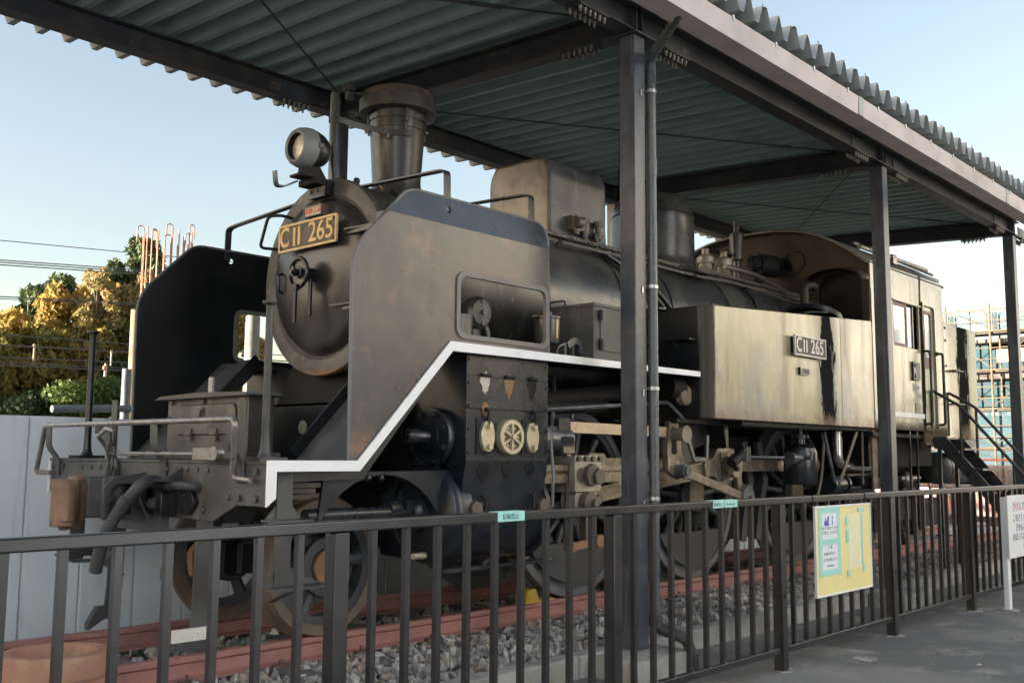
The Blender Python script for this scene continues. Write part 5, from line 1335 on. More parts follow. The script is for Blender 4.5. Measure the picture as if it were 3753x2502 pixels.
# ------------------------------------------------------------------ cylinder block
CYY, CYZ = -.97, .76
for s in SIDES:
    def q(pts): return [(a * -s, b) for a, b in pts]   # pts given for the near side (negative y)
    arc = [(-.95 - .33 * math.cos(t), .76 - .33 * math.sin(t)) for t in np.linspace(.0, math.pi / 2, 9)]
    sec = [(-.45, 1.80), (-1.272, 1.80), (-1.272, 1.10)] + [(-1.262, .95)] + arc[1:] + [(-.45, .46)]
    cb = obj("cylinder_block", M().prism(q(sec), 'x', -3.716, -2.918), case_d, loco)
    if s > 0: continue
    cs = obj("casing_plate", M().box(-3.722, -2.912, -1.284, -1.273, 1.445, 1.798).box(-3.722, -2.912, -1.284, -1.273, 1.102, 1.441), case_m, cb, bevel=.002)
    obj("casing_skirt", M().add([(-3.722, -1.284, 1.100), (-2.912, -1.284, 1.100), (-2.955, -1.262, .80), (-3.752, -1.262, .80), (-3.722, -1.274, 1.100), (-2.912, -1.274, 1.100), (-2.955, -1.25, .80), (-3.752, -1.25, .80)],
        [(0, 1, 2, 3), (7, 6, 5, 4), (0, 4, 5, 1), (2, 6, 7, 3), (1, 5, 6, 2), (3, 7, 4, 0)]), case_d, cb)
    obj("casing_seam", M().box(-3.718, -2.916, -1.2855, -1.2835, 1.655, 1.660), soot, cs)
    lt = M()
    for x, z in ((-3.553, 1.665), (-3.319, 1.665), (-3.082, 1.665)): lt.cyl((x - .045, -1.292, z), (x + .045, -1.292, z), .013, n=10)
    for x, z in ((-3.549, 1.44), (-3.085, 1.44), (-3.57, .87), (-3.10, .87)): lt.cyl((x, -1.29, z), (x, -1.315, z), .014, n=8).obox((x + .01, -1.312, z - .045), (.022, .016, .085), (0, R(8), 0))
    obj("casing_latch", lt, soot, cs)
    rb = M()
    for z in np.linspace(.86, 1.76, 7):
        for x in (-3.70, -2.93): rb.bolt((x, -1.284 if z > 1.1 else -1.272, z), (0, -1, 0), .011, .009)
    tag(obj("casing_bolts", rb, case_m, cs), kind='stuff')
    chip = [mat("peeled_pale", (.50, .46, .38), .8), mat("peeled_rust", (.25, .14, .07), .8), mat("oil_black", (.008, .010, .012), .22)]
    def patchy(x, z, w, h, m, drip):
        pts_ = []
        for t in np.linspace(0, 2 * math.pi, 26)[:-1]:
            c_, s2 = math.cos(t), math.sin(t)
            rr_ = 1 + random.uniform(-.16, .16)
            pts_.append((x + w * .48 * c_ * rr_ * (1 if s2 > 0 else 1 + .45 * s2), z + h * (.30 if s2 > 0 else .34 + .30 * drip) * s2 * rr_))
        obj("paint_chip", M().prism(pts_, 'y', -1.2865, -1.2848), m, cs)
    patchy(-3.553, 1.635, .10, .17, chip[0], .75); patchy(-3.319, 1.63, .10, .17, chip[1], .9); patchy(-3.082, 1.63, .10, .19, chip[2], 1.0)
    patchy(-3.549, 1.45, .07, .12, chip[1], .5)
    for x, w, dr in ((-3.56, .11, 1.1), (-3.33, .10, .8), (-3.10, .12, .6)):
        pts_ = []
        for t in np.linspace(0, 2 * math.pi, 24)[:-1]:
            c_, s2 = math.cos(t), math.sin(t); rr_ = 1 + random.uniform(-.12, .12)
            pts_.append((x + w * .5 * c_ * rr_ * (1 if s2 > -.3 else .7), 1.045 + (.045 if s2 > 0 else .075 * dr) * s2 * rr_))
        n3 = len(pts_)
        obj("paint_chip", M().add([(a, -1.287 + (1.1 - b) * .0733, b) for a, b in pts_] + [(a, -1.2846 + (1.1 - b) * .0733, b) for a, b in pts_], [tuple(range(n3)), tuple(range(2 * n3 - 1, n3 - 1, -1))] + [(k, (k + 1) % n3, n3 + (k + 1) % n3, n3 + k) for k in range(n3)]), chip[2], cs)
    # brass spoked cover and diamond covers
    bx_, bz_ = -3.335, 1.264
    br = obj("brass_cover", M().lathe([(.118, 0), (.118, -.05), (.112, -.055), (.088, -.055), (.088, -.03)], (bx_, -1.285, bz_), 'y', 40, False, False), brass, cb)
    sk = M().lathe([(.02, -.075), (.024, -.03)], (bx_, -1.285, bz_), 'y', 16)
    for k in range(6):
        a = R(90 + 60 * k); sk.bar((bx_ + .015 * math.cos(a), -1.335, bz_ + .015 * math.sin(a)), (bx_ + .10 * math.cos(a), -1.335, bz_ + .10 * math.sin(a)), .012, .015, (-math.sin(a), 0, math.cos(a)))
        a2 = a + R(30)
        sk.bolt((bx_ + .066 * math.cos(a2), -1.315, bz_ + .066 * math.sin(a2)), (0, -1, 0), .010, .01)
    obj("brass_spokes", sk, brass, br)
    obj("cover_back", M().cyl((bx_, -1.284, bz_), (bx_, -1.312, bz_), .095, n=32), mat("cover_back_grey", (.25, .23, .18), .5), br)
    for x in (-3.548, -3.104):
        poly = round_poly([(x - .03, bz_ + .10), (x + .03, bz_ + .10), (x + .062, bz_ + .03), (x + .062, bz_ - .03), (x + .03, bz_ - .10), (x - .03, bz_ - .10), (x - .062, bz_ - .03), (x - .062, bz_ + .03)], .02, 3)
        dm = obj("diamond_cover", M().prism(poly, 'y', -1.318, -1.284), brass, cb, bevel=.004)
        obj("cover_nut", M().cyl((x, -1.318, bz_ + .068), (x, -1.345, bz_ + .068), .02, n=6).cyl((x, -1.318, bz_ - .068), (x, -1.345, bz_ - .068), .02, n=6), brass, dm)
        obj("cover_seat", M().box(x - .085, x + .035, -1.292, -1.2845, bz_ - .12, bz_ + .12), soot, dm)
    for x in (-3.64, -2.98):
        obj("drain_nut", M().cyl((x, -1.27, .80), (x, -1.315, .80), .052, n=6), plate_bg, cb)
        obj("nut_collar", M().box(x - .075, x + .075, -1.282, -1.268, .755, .86), case_d, cb)
    # valve chest front cover
    vc = obj("valve_cover", M().lathe([(.0, -.045), (.10, -.045), (.105, -.03), (.195, -.03), (.20, -.02), (.20, .02), (.185, .03), (.185, .12)], (-3.76, -1.0, 1.255), 'x', 44, False, False), case_d, cb)
    obj("valve_tail_rod", M().lathe([(.0, -.20), (.028, -.205), (.045, -.20), (.048, -.02), (.06, .0), (.06, .1)], (-3.79, -1.0, 1.262), 'x', 24, False, False), case_m, vc)
    vb = M()
    for k in range(8): a = R(22 + 45 * k); vb.bolt((-3.79, -1.0 + .165 * math.cos(a), 1.255 + .165 * math.sin(a)), (-1, 0, 0), .019, .03)
    tag(obj("valve_bolts", vb, case_m, vc), kind='stuff')
    cc = obj("cylinder_cover", M().lathe([(.0, -.06), (.22, -.055), (.30, -.03), (.325, .0), (.33, .03), (.33, .12)], (-3.78, CYY, CYZ), 'x', 48, False, False), case_d, cb)
    obj("tail_rod_gland", M().lathe([(.06, -.10), (.075, -.095), (.10, -.06), (.125, -.055), (.13, -.01), (.13, .02)], (-3.83, CYY, .775), 'x', 28).box(-3.99, -3.90, CYY - .06, CYY + .03, .79, .855), case_d, cc)
    obj("tail_rod_tube", M().lathe([(.0, 0), (.016, 0), (.018, -.004), (.041, -.004), (.041, .84)], (-4.73, CYY, .778), 'x', 24, False, False).cyl((-4.10, CYY, .80), (-4.02, CYY, .81), .05, n=14), case_m, cc)
    obj("drain_cock", M().cyl((-3.95, -1.05, .50), (-3.85, -1.05, .50), .022, n=8).cyl((-3.99, -1.05, .50), (-3.95, -1.05, .50), .012, n=6), brass, cb)
    obj("lower_rim", M().lathe([(.335, -.02), (.345, -.02), (.345, .02), (.335, .02)], (-2.93, CYY, CYZ), 'x', 44, False, False), case_d, cb)
    obj("drain_gear", M().box(-3.75, -2.75, -1.13, -1.05, .385, .41).cyl((-2.78, -1.13, .40), (-2.72, -1.13, .40), .03, n=10).obox((-3.3, -1.12, .45), (.22, .03, .03), (0, R(-15), 0)), case_m, cb)

# ------------------------------------------------------------------ wheels
def wheel_parts(r, tyre_mm, spoke_n, hubr, cw, face_m, hub_mm, spoke_r):
    ty = M().lathe([(r - .065, -.06), (r - .005, -.062), (r, -.055), (r + .004, .02), (r + .03, .035), (r + .03, .055), (r - .065, .062), (r - .065, -.06)], (0, 0, 0), 'y', 64, False, False).mesh("tyre", tyre_mm)
    rim = M().lathe([(r - .12, -.05), (r - .066, -.05), (r - .066, .05), (r - .12, .05), (r - .12, -.05)], (0, 0, 0), 'y', 64, False, False).mesh("rim", face_m)
    sp = M()
    for k in range(spoke_n):
        a = 2 * math.pi * k / spoke_n + .1
        c, s_ = math.cos(a), math.sin(a)
        sp.tube([(hubr * .8 * c, 0, hubr * .8 * s_), ((r - .2) * .6 * c, -.004, (r - .2) * .6 * s_), ((r - .10) * c, 0, (r - .10) * s_)], [spoke_r * 1.25, spoke_r * .85, spoke_r * 1.1], 8)
    spm = sp.mesh("spokes", face_m)
    hb_ = M().lathe([(0, -.10), (hubr * .62, -.10), (hubr * .66, -.09), (hubr * .66, -.08), (hubr, -.075), (hubr, .08), (0, .08)], (0, 0, 0), 'y', 32).mesh("hub", face_m)
    cap = M().lathe([(0, -.108), (hubr * .60, -.106), (hubr * .62, -.095)], (0, 0, 0), 'y', 32, False, False).cyl((0, -.112, 0), (0, -.104, 0), .012, n=10).mesh("axle_end", hub_mm)
    cwm = None
    if cw:
        rr_ = r - .115; ch_ = -.32
        a0 = math.acos(-ch_ / rr_)
        pts_ = [(rr_ * math.sin(t), -rr_ * math.cos(t)) for t in np.linspace(-a0, a0, 22)]
        cwm = M().prism(pts_, 'y', -.075, .05).mesh("counterweight", face_m)
    return ty, rim, spm, hb_, cap, cwm
dw = wheel_parts(.76, tyre_m, 15, .19, True, wheel_m, hub_m, .030)
pw = wheel_parts(.43, tyre_r, 6, .185, False, wheel_m, hub_r, .044)
def place_wheel(name, parts, x, y, z, s, spin=0):
    o = inst(name, parts[0], (x, y, z), loco, (0, spin, 0 if s < 0 else math.pi))
    for nm, me in zip(("rim", "spokes", "hub", "axle_end", "counterweight"), parts[1:]):
        if me is None: continue
        c = bpy.data.objects.new(nm, me); COL.objects.link(c); c.parent = o
    return o
for s in SIDES:
    for x in (D1, D2, D3): place_wheel("driving_wheel", dw, x, s * .545, .76, s)
    place_wheel("pilot_wheel", pw, PW, s * .545, .43, s)
    for x in (3.95, 5.45): place_wheel("trailing_wheel", pw, x, s * .545, .43, s)
ax = M()
for x, z in ((D1, .76), (D2, .76), (D3, .76), (PW, .43), (3.95, .43), (5.45, .43)): ax.cyl((x, -.5, z), (x, .5, z), .09, n=16)
obj("axle", ax, soot, loco)
obj("pilot_truck", M().box(-4.75, -3.8, -.36, -.30, .40, .58).box(-4.75, -3.8, .30, .36, .40, .58).box(-4.5, -4.1, -.30, .30, .36, .62).prism(round_poly([(-4.62, .34), (-4.44, .34), (-4.44, .50), (-4.50, .60), (-4.62, .56)], .04, 4), 'y', .05, .12), soot, loco)
obj("axle_box", M().prism(round_poly([(-4.78, .33), (-4.60, .33), (-4.58, .52), (-4.70, .60), (-4.80, .50)], .04, 4), 'y', .16, .22).bolt((-4.70, .16, .46), (0, -1, 0), .02), hub_r, loco)
obj("wheel_splasher", M().prism([(-4.75, .98)] + [(PW - .52 * math.cos(t), .52 + .50 * math.sin(t)) for t in np.linspace(.35, math.pi - .2, 14)] + [(-3.76, .62), (-3.74, 1.04), (-4.75, 1.04)], 'y', -1.16, -1.14), case_d, loco)
obj("spring_leaves", M().box(-4.66, -4.36, -.62, -.50, .93, .96).box(-4.62, -4.40, -.62, -.50, .895, .925).box(-4.58, -4.44, -.62, -.50, .86, .89), rod_d, loco)
obj("splasher_bolts", M().rivet((-4.42, -1.16, 1.0), (0, -1, 0), .022).rivet((-4.32, -1.16, 1.0), (0, -1, 0), .022), case_d, loco)

# ------------------------------------------------------------------ motion
CPZ = 1.065        # crank pins at the top of their turn
for s in SIDES:
    yc_ = s * .80
    cr = M()
    for x in (D1, D2, D3):
        cr.cyl((x, s * .60, CPZ), (x, s * .90, CPZ), .055, n=18)
        cr.prism(round_poly([(x - .13, .66), (x + .13, .66), (x + .10, 1.15), (x - .10, 1.15)], .08, 5), 'y', *sorted((s * .60, s * .665)))
    obj("crank", cr, hub_m if s < 0 else wheel_m, loco)
    cro = M()
    for xa, xb in ((D1, D2), (D2, D3)):
        cro.box(xa + .07, xb - .07, *sorted((s * .80, s * .835)), CPZ - .062, CPZ - .035).box(xa + .07, xb - .07, *sorted((s * .80, s * .835)), CPZ + .035, CPZ + .062).box(xa + .07, xb - .07, *sorted((s * .81, s * .825)), CPZ - .036, CPZ + .036)
    for x in (D1, D2, D3): cro.prism(round_poly([(x - .12, CPZ - .10), (x + .12, CPZ - .10), (x + .12, CPZ + .10), (x - .12, CPZ + .10)], .05, 5), 'y', *sorted((s * .785, s * .85)))
    obj("coupling_rod", cro, rod_m, loco)
MY = -1.0
GX, GZ = -2.30, .79
# main rod
ang = math.atan2(CPZ - GZ, D2 - GX)
def along(t, off, y): 
    c, s_ = math.cos(ang), math.sin(ang); Lr = math.hypot(D2 - GX, CPZ - GZ)
    return (GX + c * t * Lr - s_ * off, y, GZ + s_ * t * Lr + c * off)
mr_ = M()
for o0, hh in ((.052, .022), (-.052, .022)):
    a, b = Vector(along(.05, o0 * .9, -.93)), Vector(along(.90, o0 * 1.25, -.93)); mr_.bar(a, b, .06, hh)
mr_.bar(along(.05, 0, -.93), along(.90, 0, -.93), .03, .10)
obj("connecting_rod", mr_, rod_m, loco, bevel=.003)
def rot2(pts_, cx, cz, a):
    c, s_ = math.cos(a), math.sin(a); return [(cx + c * p - s_ * q2, cz + s_ * p + c * q2) for p, q2 in pts_]
big = rot2(round_poly([(-.36, -.06), (-.20, -.08), (-.12, -.20), (.02, -.24), (.03, -.16), (.17, -.14), (.17, .14), (.03, .16), (.02, .23), (-.08, .23), (-.10, .19), (-.20, .10), (-.36, .07)], .02, 3), D2, CPZ, ang)
obj("big_end", M().prism(big, 'y', -.985, -.895), rod_m, loco, bevel=.006)
be = M()
for dx, dz in ((-.07, .26), (.0, .25)): p = rot2([(dx, dz)], D2, CPZ, ang)[0]; be.cyl((p[0], -.94, p[1] - .06), (p[0], -.94, p[1] + .05), .02, n=8)
be.cyl((D2, -.99, CPZ), (D2, -1.06, CPZ), .085, n=20).prism(rot2([(-.10, -.13), (.02, -.13), (.02, .13), (-.10, .13)], D2, CPZ, ang), 'y', -1.0, -.985)
obj("big_end_brasses", be, rod_d, loco)
# return crank and eccentric rod
REX, REZ = .09, .775
rc = obj("return_crank", M().bar((D2 + .0, -1.075, CPZ + .05), (REX, -1.075, REZ), .045, .085, (1, 0, 0)).prism(round_poly([(D2 - .09, CPZ - .10), (D2 + .06, CPZ - .13), (D2 + .10, CPZ + .06), (D2 - .02, CPZ + .12)], .04, 4), 'y', -1.11, -1.05), rod_m, loco, bevel=.004)
obj("crank_clamp", M().cyl((D2 - .10, -1.10, CPZ + .02), (D2 + .06, -1.12, CPZ + .11), .05, n=16).cyl((D2 - .06, -1.11, CPZ - .03), (D2 - .06, -1.15, CPZ - .03), .024, n=6), soot, rc)
LBX, LBZ = -.985, 1.02
er = obj("eccentric_rod", M().bar((LBX, -1.13, LBZ), (REX + .02, -1.13, REZ - .01), .03, .075), rod_m, loco, bevel=.004)
obj("rod_end", M().prism(round_poly([(REX - .09, REZ - .07), (REX + .10, REZ - .07), (REX + .12, REZ + .02), (REX + .06, REZ + .12), (REX + .02, REZ + .12), (REX - .09, REZ + .05)], .02, 3), 'y', -1.16, -1.09).cyl((REX + .05, -1.16, REZ - .02), (REX + .05, -1.18, REZ - .02), .035, n=14).cyl((LBX, -1.05, LBZ), (LBX, -1.19, LBZ), .06, n=20).cyl((LBX, -1.19, LBZ), (LBX, -1.21, LBZ), .04, n=20), gsteel, er)
# expansion link
lnk_o = [(-.06, .36), (.06, .38), (.11, .22), (.12, .08), (.22, -.02), (.12, -.14), (.0, -.10), (-.09, -.06), (-.10, .14)]
obj("expansion_link", M().prism(round_poly([(LBX + a - .06, LBZ + b + .06) for a, b in lnk_o], .03, 4), 'y', -1.10, -1.05, holes=[round_poly([(LBX - .10, LBZ + .14), (LBX - .01, LBZ + .14), (LBX - .02, LBZ + .36), (LBX - .09, LBZ + .38)], .03, 4)]), rod_m, loco, bevel=.004)
obj("link_bracket", M().box(LBX - .10, LBX + .72, -1.16, -1.04, 1.425, 1.465).prism([(LBX + .66, 1.43), (LBX + .74, 1.43), (LBX + .74, 1.22), (LBX + .70, 1.22)], 'y', -1.16, -.9).prism([(LBX - .05, 1.43), (LBX + .66, 1.43), (LBX + .70, 1.27), (LBX + .45, 1.22), (LBX + .36, 1.10), (LBX + .24, 1.06), (LBX + .12, 1.10), (LBX + .05, 1.25)], 'y', -.99, -.96).box(LBX - .1, LBX + .75, -1.05, -.5, 1.44, 1.462), blk, loco, bevel=.004)
obj("link_frame", M().bar((LBX + .02, -1.17, 1.36), (LBX + .14, -1.17, 1.12), .02, .035).bar((LBX + .14, -1.17, 1.12), (LBX + .34, -1.17, 1.12), .02, .035).bar((LBX + .34, -1.17, 1.12), (LBX + .36, -1.17, 1.33), .02, .035), gsteel, loco)
obj("link_trunnion", M().cyl((LBX - .03, -1.04, 1.33), (LBX - .03, -1.20, 1.33), .055, n=18).cyl((LBX - .03, -1.2, 1.33), (LBX - .03, -1.215, 1.33), .075, n=18), hub_m, loco)
# valve gear at the crosshead
obj("radius_rod", M().bar((-2.47, -1.06, 1.357), (LBX - .04, -1.06, 1.348), .03, .085), mat("radius_rod_tan", (.52, .40, .27), .42, metal=.3, var=((.42, .33, .22), 4, .4, .66)), loco, bevel=.003)
obj("reversing_rod", M().tube([(-2.9, -1.1, 1.462), (-2.2, -1.1, 1.515), (-1.1, -1.08, 1.60), (-.95, -1.16, 1.44)], .017, 8), gsteel, loco)
vg = obj("valve_spindle_guide", M().lathe([(.15, -.12), (.16, -.10), (.155, -.02), (.10, .10), (.085, .14), (.085, .38), (.06, .40), (0, .40)], (-2.80, -1.05, 1.265), 'x', 32, False, True), gsteel, loco)
obj("guide_block", M().box(-2.62, -2.40, -1.12, -.98, 1.24, 1.30).box(-2.58, -2.44, -1.11, -.99, 1.29, 1.42).cyl((-2.60, -1.05, 1.34), (-2.60, -1.05, 1.47), .03, n=8).box(-2.68, -2.55, -1.10, -1.0, 1.30, 1.36).cyl((-2.42, -1.10, 1.40), (-2.42, -1.10, 1.455), .018, n=6), case_m, vg, bevel=.004)
obj("spindle_slot", M().prism(round_poly([(-2.58, 1.235), (-2.44, 1.235), (-2.44, 1.285), (-2.58, 1.285)], .02, 4), 'y', -1.139, -1.133), soot, vg)
obj("combination_lever", M().strap([(-2.48, -1.085, 1.37), (-2.46, -1.085, 1.22), (-2.44, -1.085, 1.10), (-2.46, -1.085, .60), (-2.46, -1.085, .44)], .05, .028, (1, 0, 0)).box(-2.53, -2.40, -1.115, -1.065, 1.16, 1.24), rod_m, loco, bevel=.003)
obj("union_link", M().bar((-2.45, -1.12, .47), (-2.15, -1.12, .50), .025, .055).cyl((-2.45, -1.10, .47), (-2.45, -1.14, .47), .04, n=12).cyl((-2.13, -1.10, .50), (-2.13, -1.15, .50), .05, n=14), hub_r, loco)
sbr = M().box(-2.93, -1.70, -1.12, -.92, 1.03, 1.075).box(-2.93, -1.70, -1.115, -.925, .94, 1.005).box(-2.93, -1.70, -1.08, -.96, 1.0, 1.035)
obj("slide_bar", sbr, rod_m, loco, bevel=.003)
xh = obj("crosshead", M().prism(round_poly([(-2.475, .875), (-2.155, .875), (-2.155, 1.145), (-2.475, 1.145)], .025, 3), 'y', -1.175, -1.12).box(-2.47, -2.16, -1.12, -.90, 1.078, 1.14).box(-2.47, -2.16, -1.12, -.90, .87, .935).prism(round_poly([(-2.45, .70), (-2.20, .70), (-2.18, .87), (-2.45, .87)], .03, 3), 'y', -1.16, -1.02), mat("crosshead_steel", (.42, .37, .29), .45, metal=.3, var=((.30, .26, .20), 6, .4, .66), spots=((.14, .10, .07), 10, .66, .76)), loco, bevel=.004)
xb = M()
for k in range(4): xb.bolt((-2.44 + k * .085, -1.175, 1.12), (0, -1, 0), .022, .025)
xb.cyl((-2.40, -1.178, 1.0), (-2.40, -1.182, 1.0), .055, n=20).cyl((-2.30, -1.175, 1.0), (-2.30, -1.22, 1.0), .085, n=8)
xb.cyl((-2.33, -1.16, .79), (-2.33, -1.22, .79), .085, n=24).cyl((-2.30, -1.22, .79), (-2.30, -1.25, .79), .035, n=8).cyl((-2.20, -1.16, .82), (-2.20, -1.20, .82), .035, n=10)
obj("crosshead_pins", xb, rod_d, xh)
obj("crosshead_cap", M().cyl((-2.26, -1.22, .99), (-2.26, -1.25, .99), .062, n=6), plate_bg, xh)
obj("piston_rod", M().cyl((-2.95, CYY, .76), (-2.30, CYY, .76), .043, n=16).cyl((-2.95, CYY, .76), (-2.78, CYY, .76), .075, n=18), gsteel, loco)
obj("union_bracket", M().box(-2.25, -2.12, -1.10, -1.04, .46, .72), rod_d, loco)
obj("casing_cable", M().tube([(-2.90, -1.30, 1.25), (-2.87, -1.30, 1.0), (-2.88, -1.30, .8), (-2.95, -1.28, .72)], .012, 6), gsteel, loco)
# brake gear, sand pipes and undergear between the wheels
ug = M()
for x in (-.95, .95, 1.25): ug.strap([(x, -.62, 1.3), (x + .05, -.66, .9), (x, -.62, .55), (x - .05, -.62, .3)], .05, .10, (0, 1, 0))
obj("brake_hanger", ug, wheel_m, loco)
obj("sand_pipe_low", M().tube([(-2.86, -1.15, 1.8), (-2.84, -1.12, 1.62), (-2.90, -1.05, 1.50)], .02, 8).tube([(-.32, -.80, 1.45), (-.36, -.75, 1.2), (-.30, -.7, .9)], .02, 8), soot, loco)
obj("inner_pipes", M().cyl((-2.6, -.75, 1.55), (-1.2, -.75, 1.70), .07, n=14).cyl((-2.6, -.78, 1.50), (-1.6, -.78, 1.56), .055, n=14).cyl((-2.4, -.9, 1.62), (-2.4, -.9, 1.75), .02, n=8).cyl((-1.15, -1.12, 1.72), (-1.02, -1.16, 1.71), .09, n=18), soot, loco)
obj("round_cap", M().lathe([(0, -.02), (.06, -.02), (.085, 0), (.085, .06)], (-1.02, -1.22, 1.66), 'y', 24), mat("cap_tan", (.22, .17, .12), .6), loco)
obj("pump_under", M().lathe([(0, .50), (.10, .50), (.10, .62), (.06, .64)], (-.2, -.75, 0), 'z', 16), soot, loco)

# ------------------------------------------------------------------ side tanks
TY = 1.40
for s in SIDES:
    y0, y1 = sorted((s * TY, s * .62))
    yy = s * TY
    tk_ = M()
    # plan outline with rounded outer front corner, extruded between sloping top and flat bottom
    plan = [(2.42, s * .62), (-.98, s * .62)] + [(-.98 + .10 * (1 - math.cos(t)), s * (TY - .10 + .10 * math.sin(t))) for t in np.linspace(0, math.pi / 2, 8)] + [(2.42, yy)]
    def ztop(x): return 2.425 + (x + 1.0) * .062
    n_ = len(plan)
    tk_.add([(a, b, 1.465) for a, b in plan] + [(a, b, ztop(a)) for a, b in plan], [tuple(range(n_)), tuple(range(2 * n_ - 1, n_ - 1, -1))] + [(k, (k + 1) % n_, n_ + (k + 1) % n_, n_ + k) for k in range(n_)])
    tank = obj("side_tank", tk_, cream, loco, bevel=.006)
    tank.data.materials.append(tank_fr)
    for p in tank.data.polygons:
        if p.normal.x < -.75: p.material_index = 1
        if p.normal.z > .7: p.material_index = 1
    if s < 0:
        obj("front_step_plate", M().box(-1.10, -.985, -1.30, -1.02, 2.125, 2.137).prism([(-1.09, 2.125), (-.985, 2.125), (-.985, 2.03)], 'y', -1.11, -1.10), tank_fr, tank)
        obj("front_step_plate", M().box(-1.10, -.985, -1.0, -.72, 2.415, 2.427).prism([(-1.09, 2.415), (-.985, 2.415), (-.985, 2.32)], 'y', -.80, -.79), tank_fr, tank)
        obj("front_seam", M().box(-.984, -.979, -1.02, -1.015, 1.47, 2.42), blk, tank)
        pl = obj("tank_number_plate", M().box(.505, 1.155, -1.452, -1.44, 2.118, 2.302), plate_bg, tank)
        obj("plate_border", M().ring([(.50, 2.112), (1.16, 2.112), (1.16, 2.308), (.50, 2.308)], [(.514, 2.126), (1.146, 2.126), (1.146, 2.294), (.514, 2.294)], 'y', -1.458, -1.44), plate_s, pl)
        text("lettering", "C", .195, (.585, -1.454, 2.21), FACE_Y, plate_s, pl, .004, 'CENTER', .003, .84)
        for xb_ in (.685, .738): obj("lettering", M().box(xb_ - .0125, xb_ + .0125, -1.459, -1.452, 2.148, 2.272), plate_s, pl)
        text("lettering", "265", .195, (.965, -1.454, 2.21), FACE_Y, plate_s, pl, .004, 'CENTER', .003, .96)
        obj("plate_spacer", M().box(.52, 1.14, -1.44, -1.40, 2.13, 2.29), soot, pl)
        sp2 = obj("type_plate", M().box(.66, .85, -1.425, -1.402, 1.935, 2.005), soot, tank)
        text("lettering", "形式C11", .05, (.755, -1.4255, 1.97), FACE_Y, plate_s, sp2, .001, 'CENTER')
        obj("plate_border", M().ring([(.662, 1.937), (.848, 1.937), (.848, 2.003), (.662, 2.003)], [(.67, 1.945), (.84, 1.945), (.84, 1.995), (.67, 1.995)], 'y', -1.428, -1.425), plate_s, sp2)
        obj("weld_seam", M().box(1.62, 1.626, -1.403, -1.399, 1.47, 2.57), cream, tank)
        obj("under_pipe", M().cyl((-.25, -1.30, 1.435), (1.45, -1.30, 1.435), .016, n=8), pipe_st, tank)
        obj("filler_cover", M().cyl((1.72, -1.06, ztop(1.72)), (1.74, -1.06, ztop(1.72) + .05), .30, n=36).cyl((1.73, -1.06, ztop(1.72) + .05), (1.73, -1.06, ztop(1.72) + .07), .28, n=36).box(1.62, 1.72, -1.30, -1.22, ztop(1.7) + .05, ztop(1.7) + .10), tank_fr, tank)
        obj("vent_pipe", M().tube(fillet([(1.75, -.95, 2.6), (1.75, -.95, 2.98), (1.82, -1.0, 3.0), (1.86, -1.04, 2.97)], .05, 5), .045, 14), cabfr, tank)
        obj("lifting_lug", M().box(.10, .35, -.80, -.785, 2.47, 2.62), tank_fr, tank)
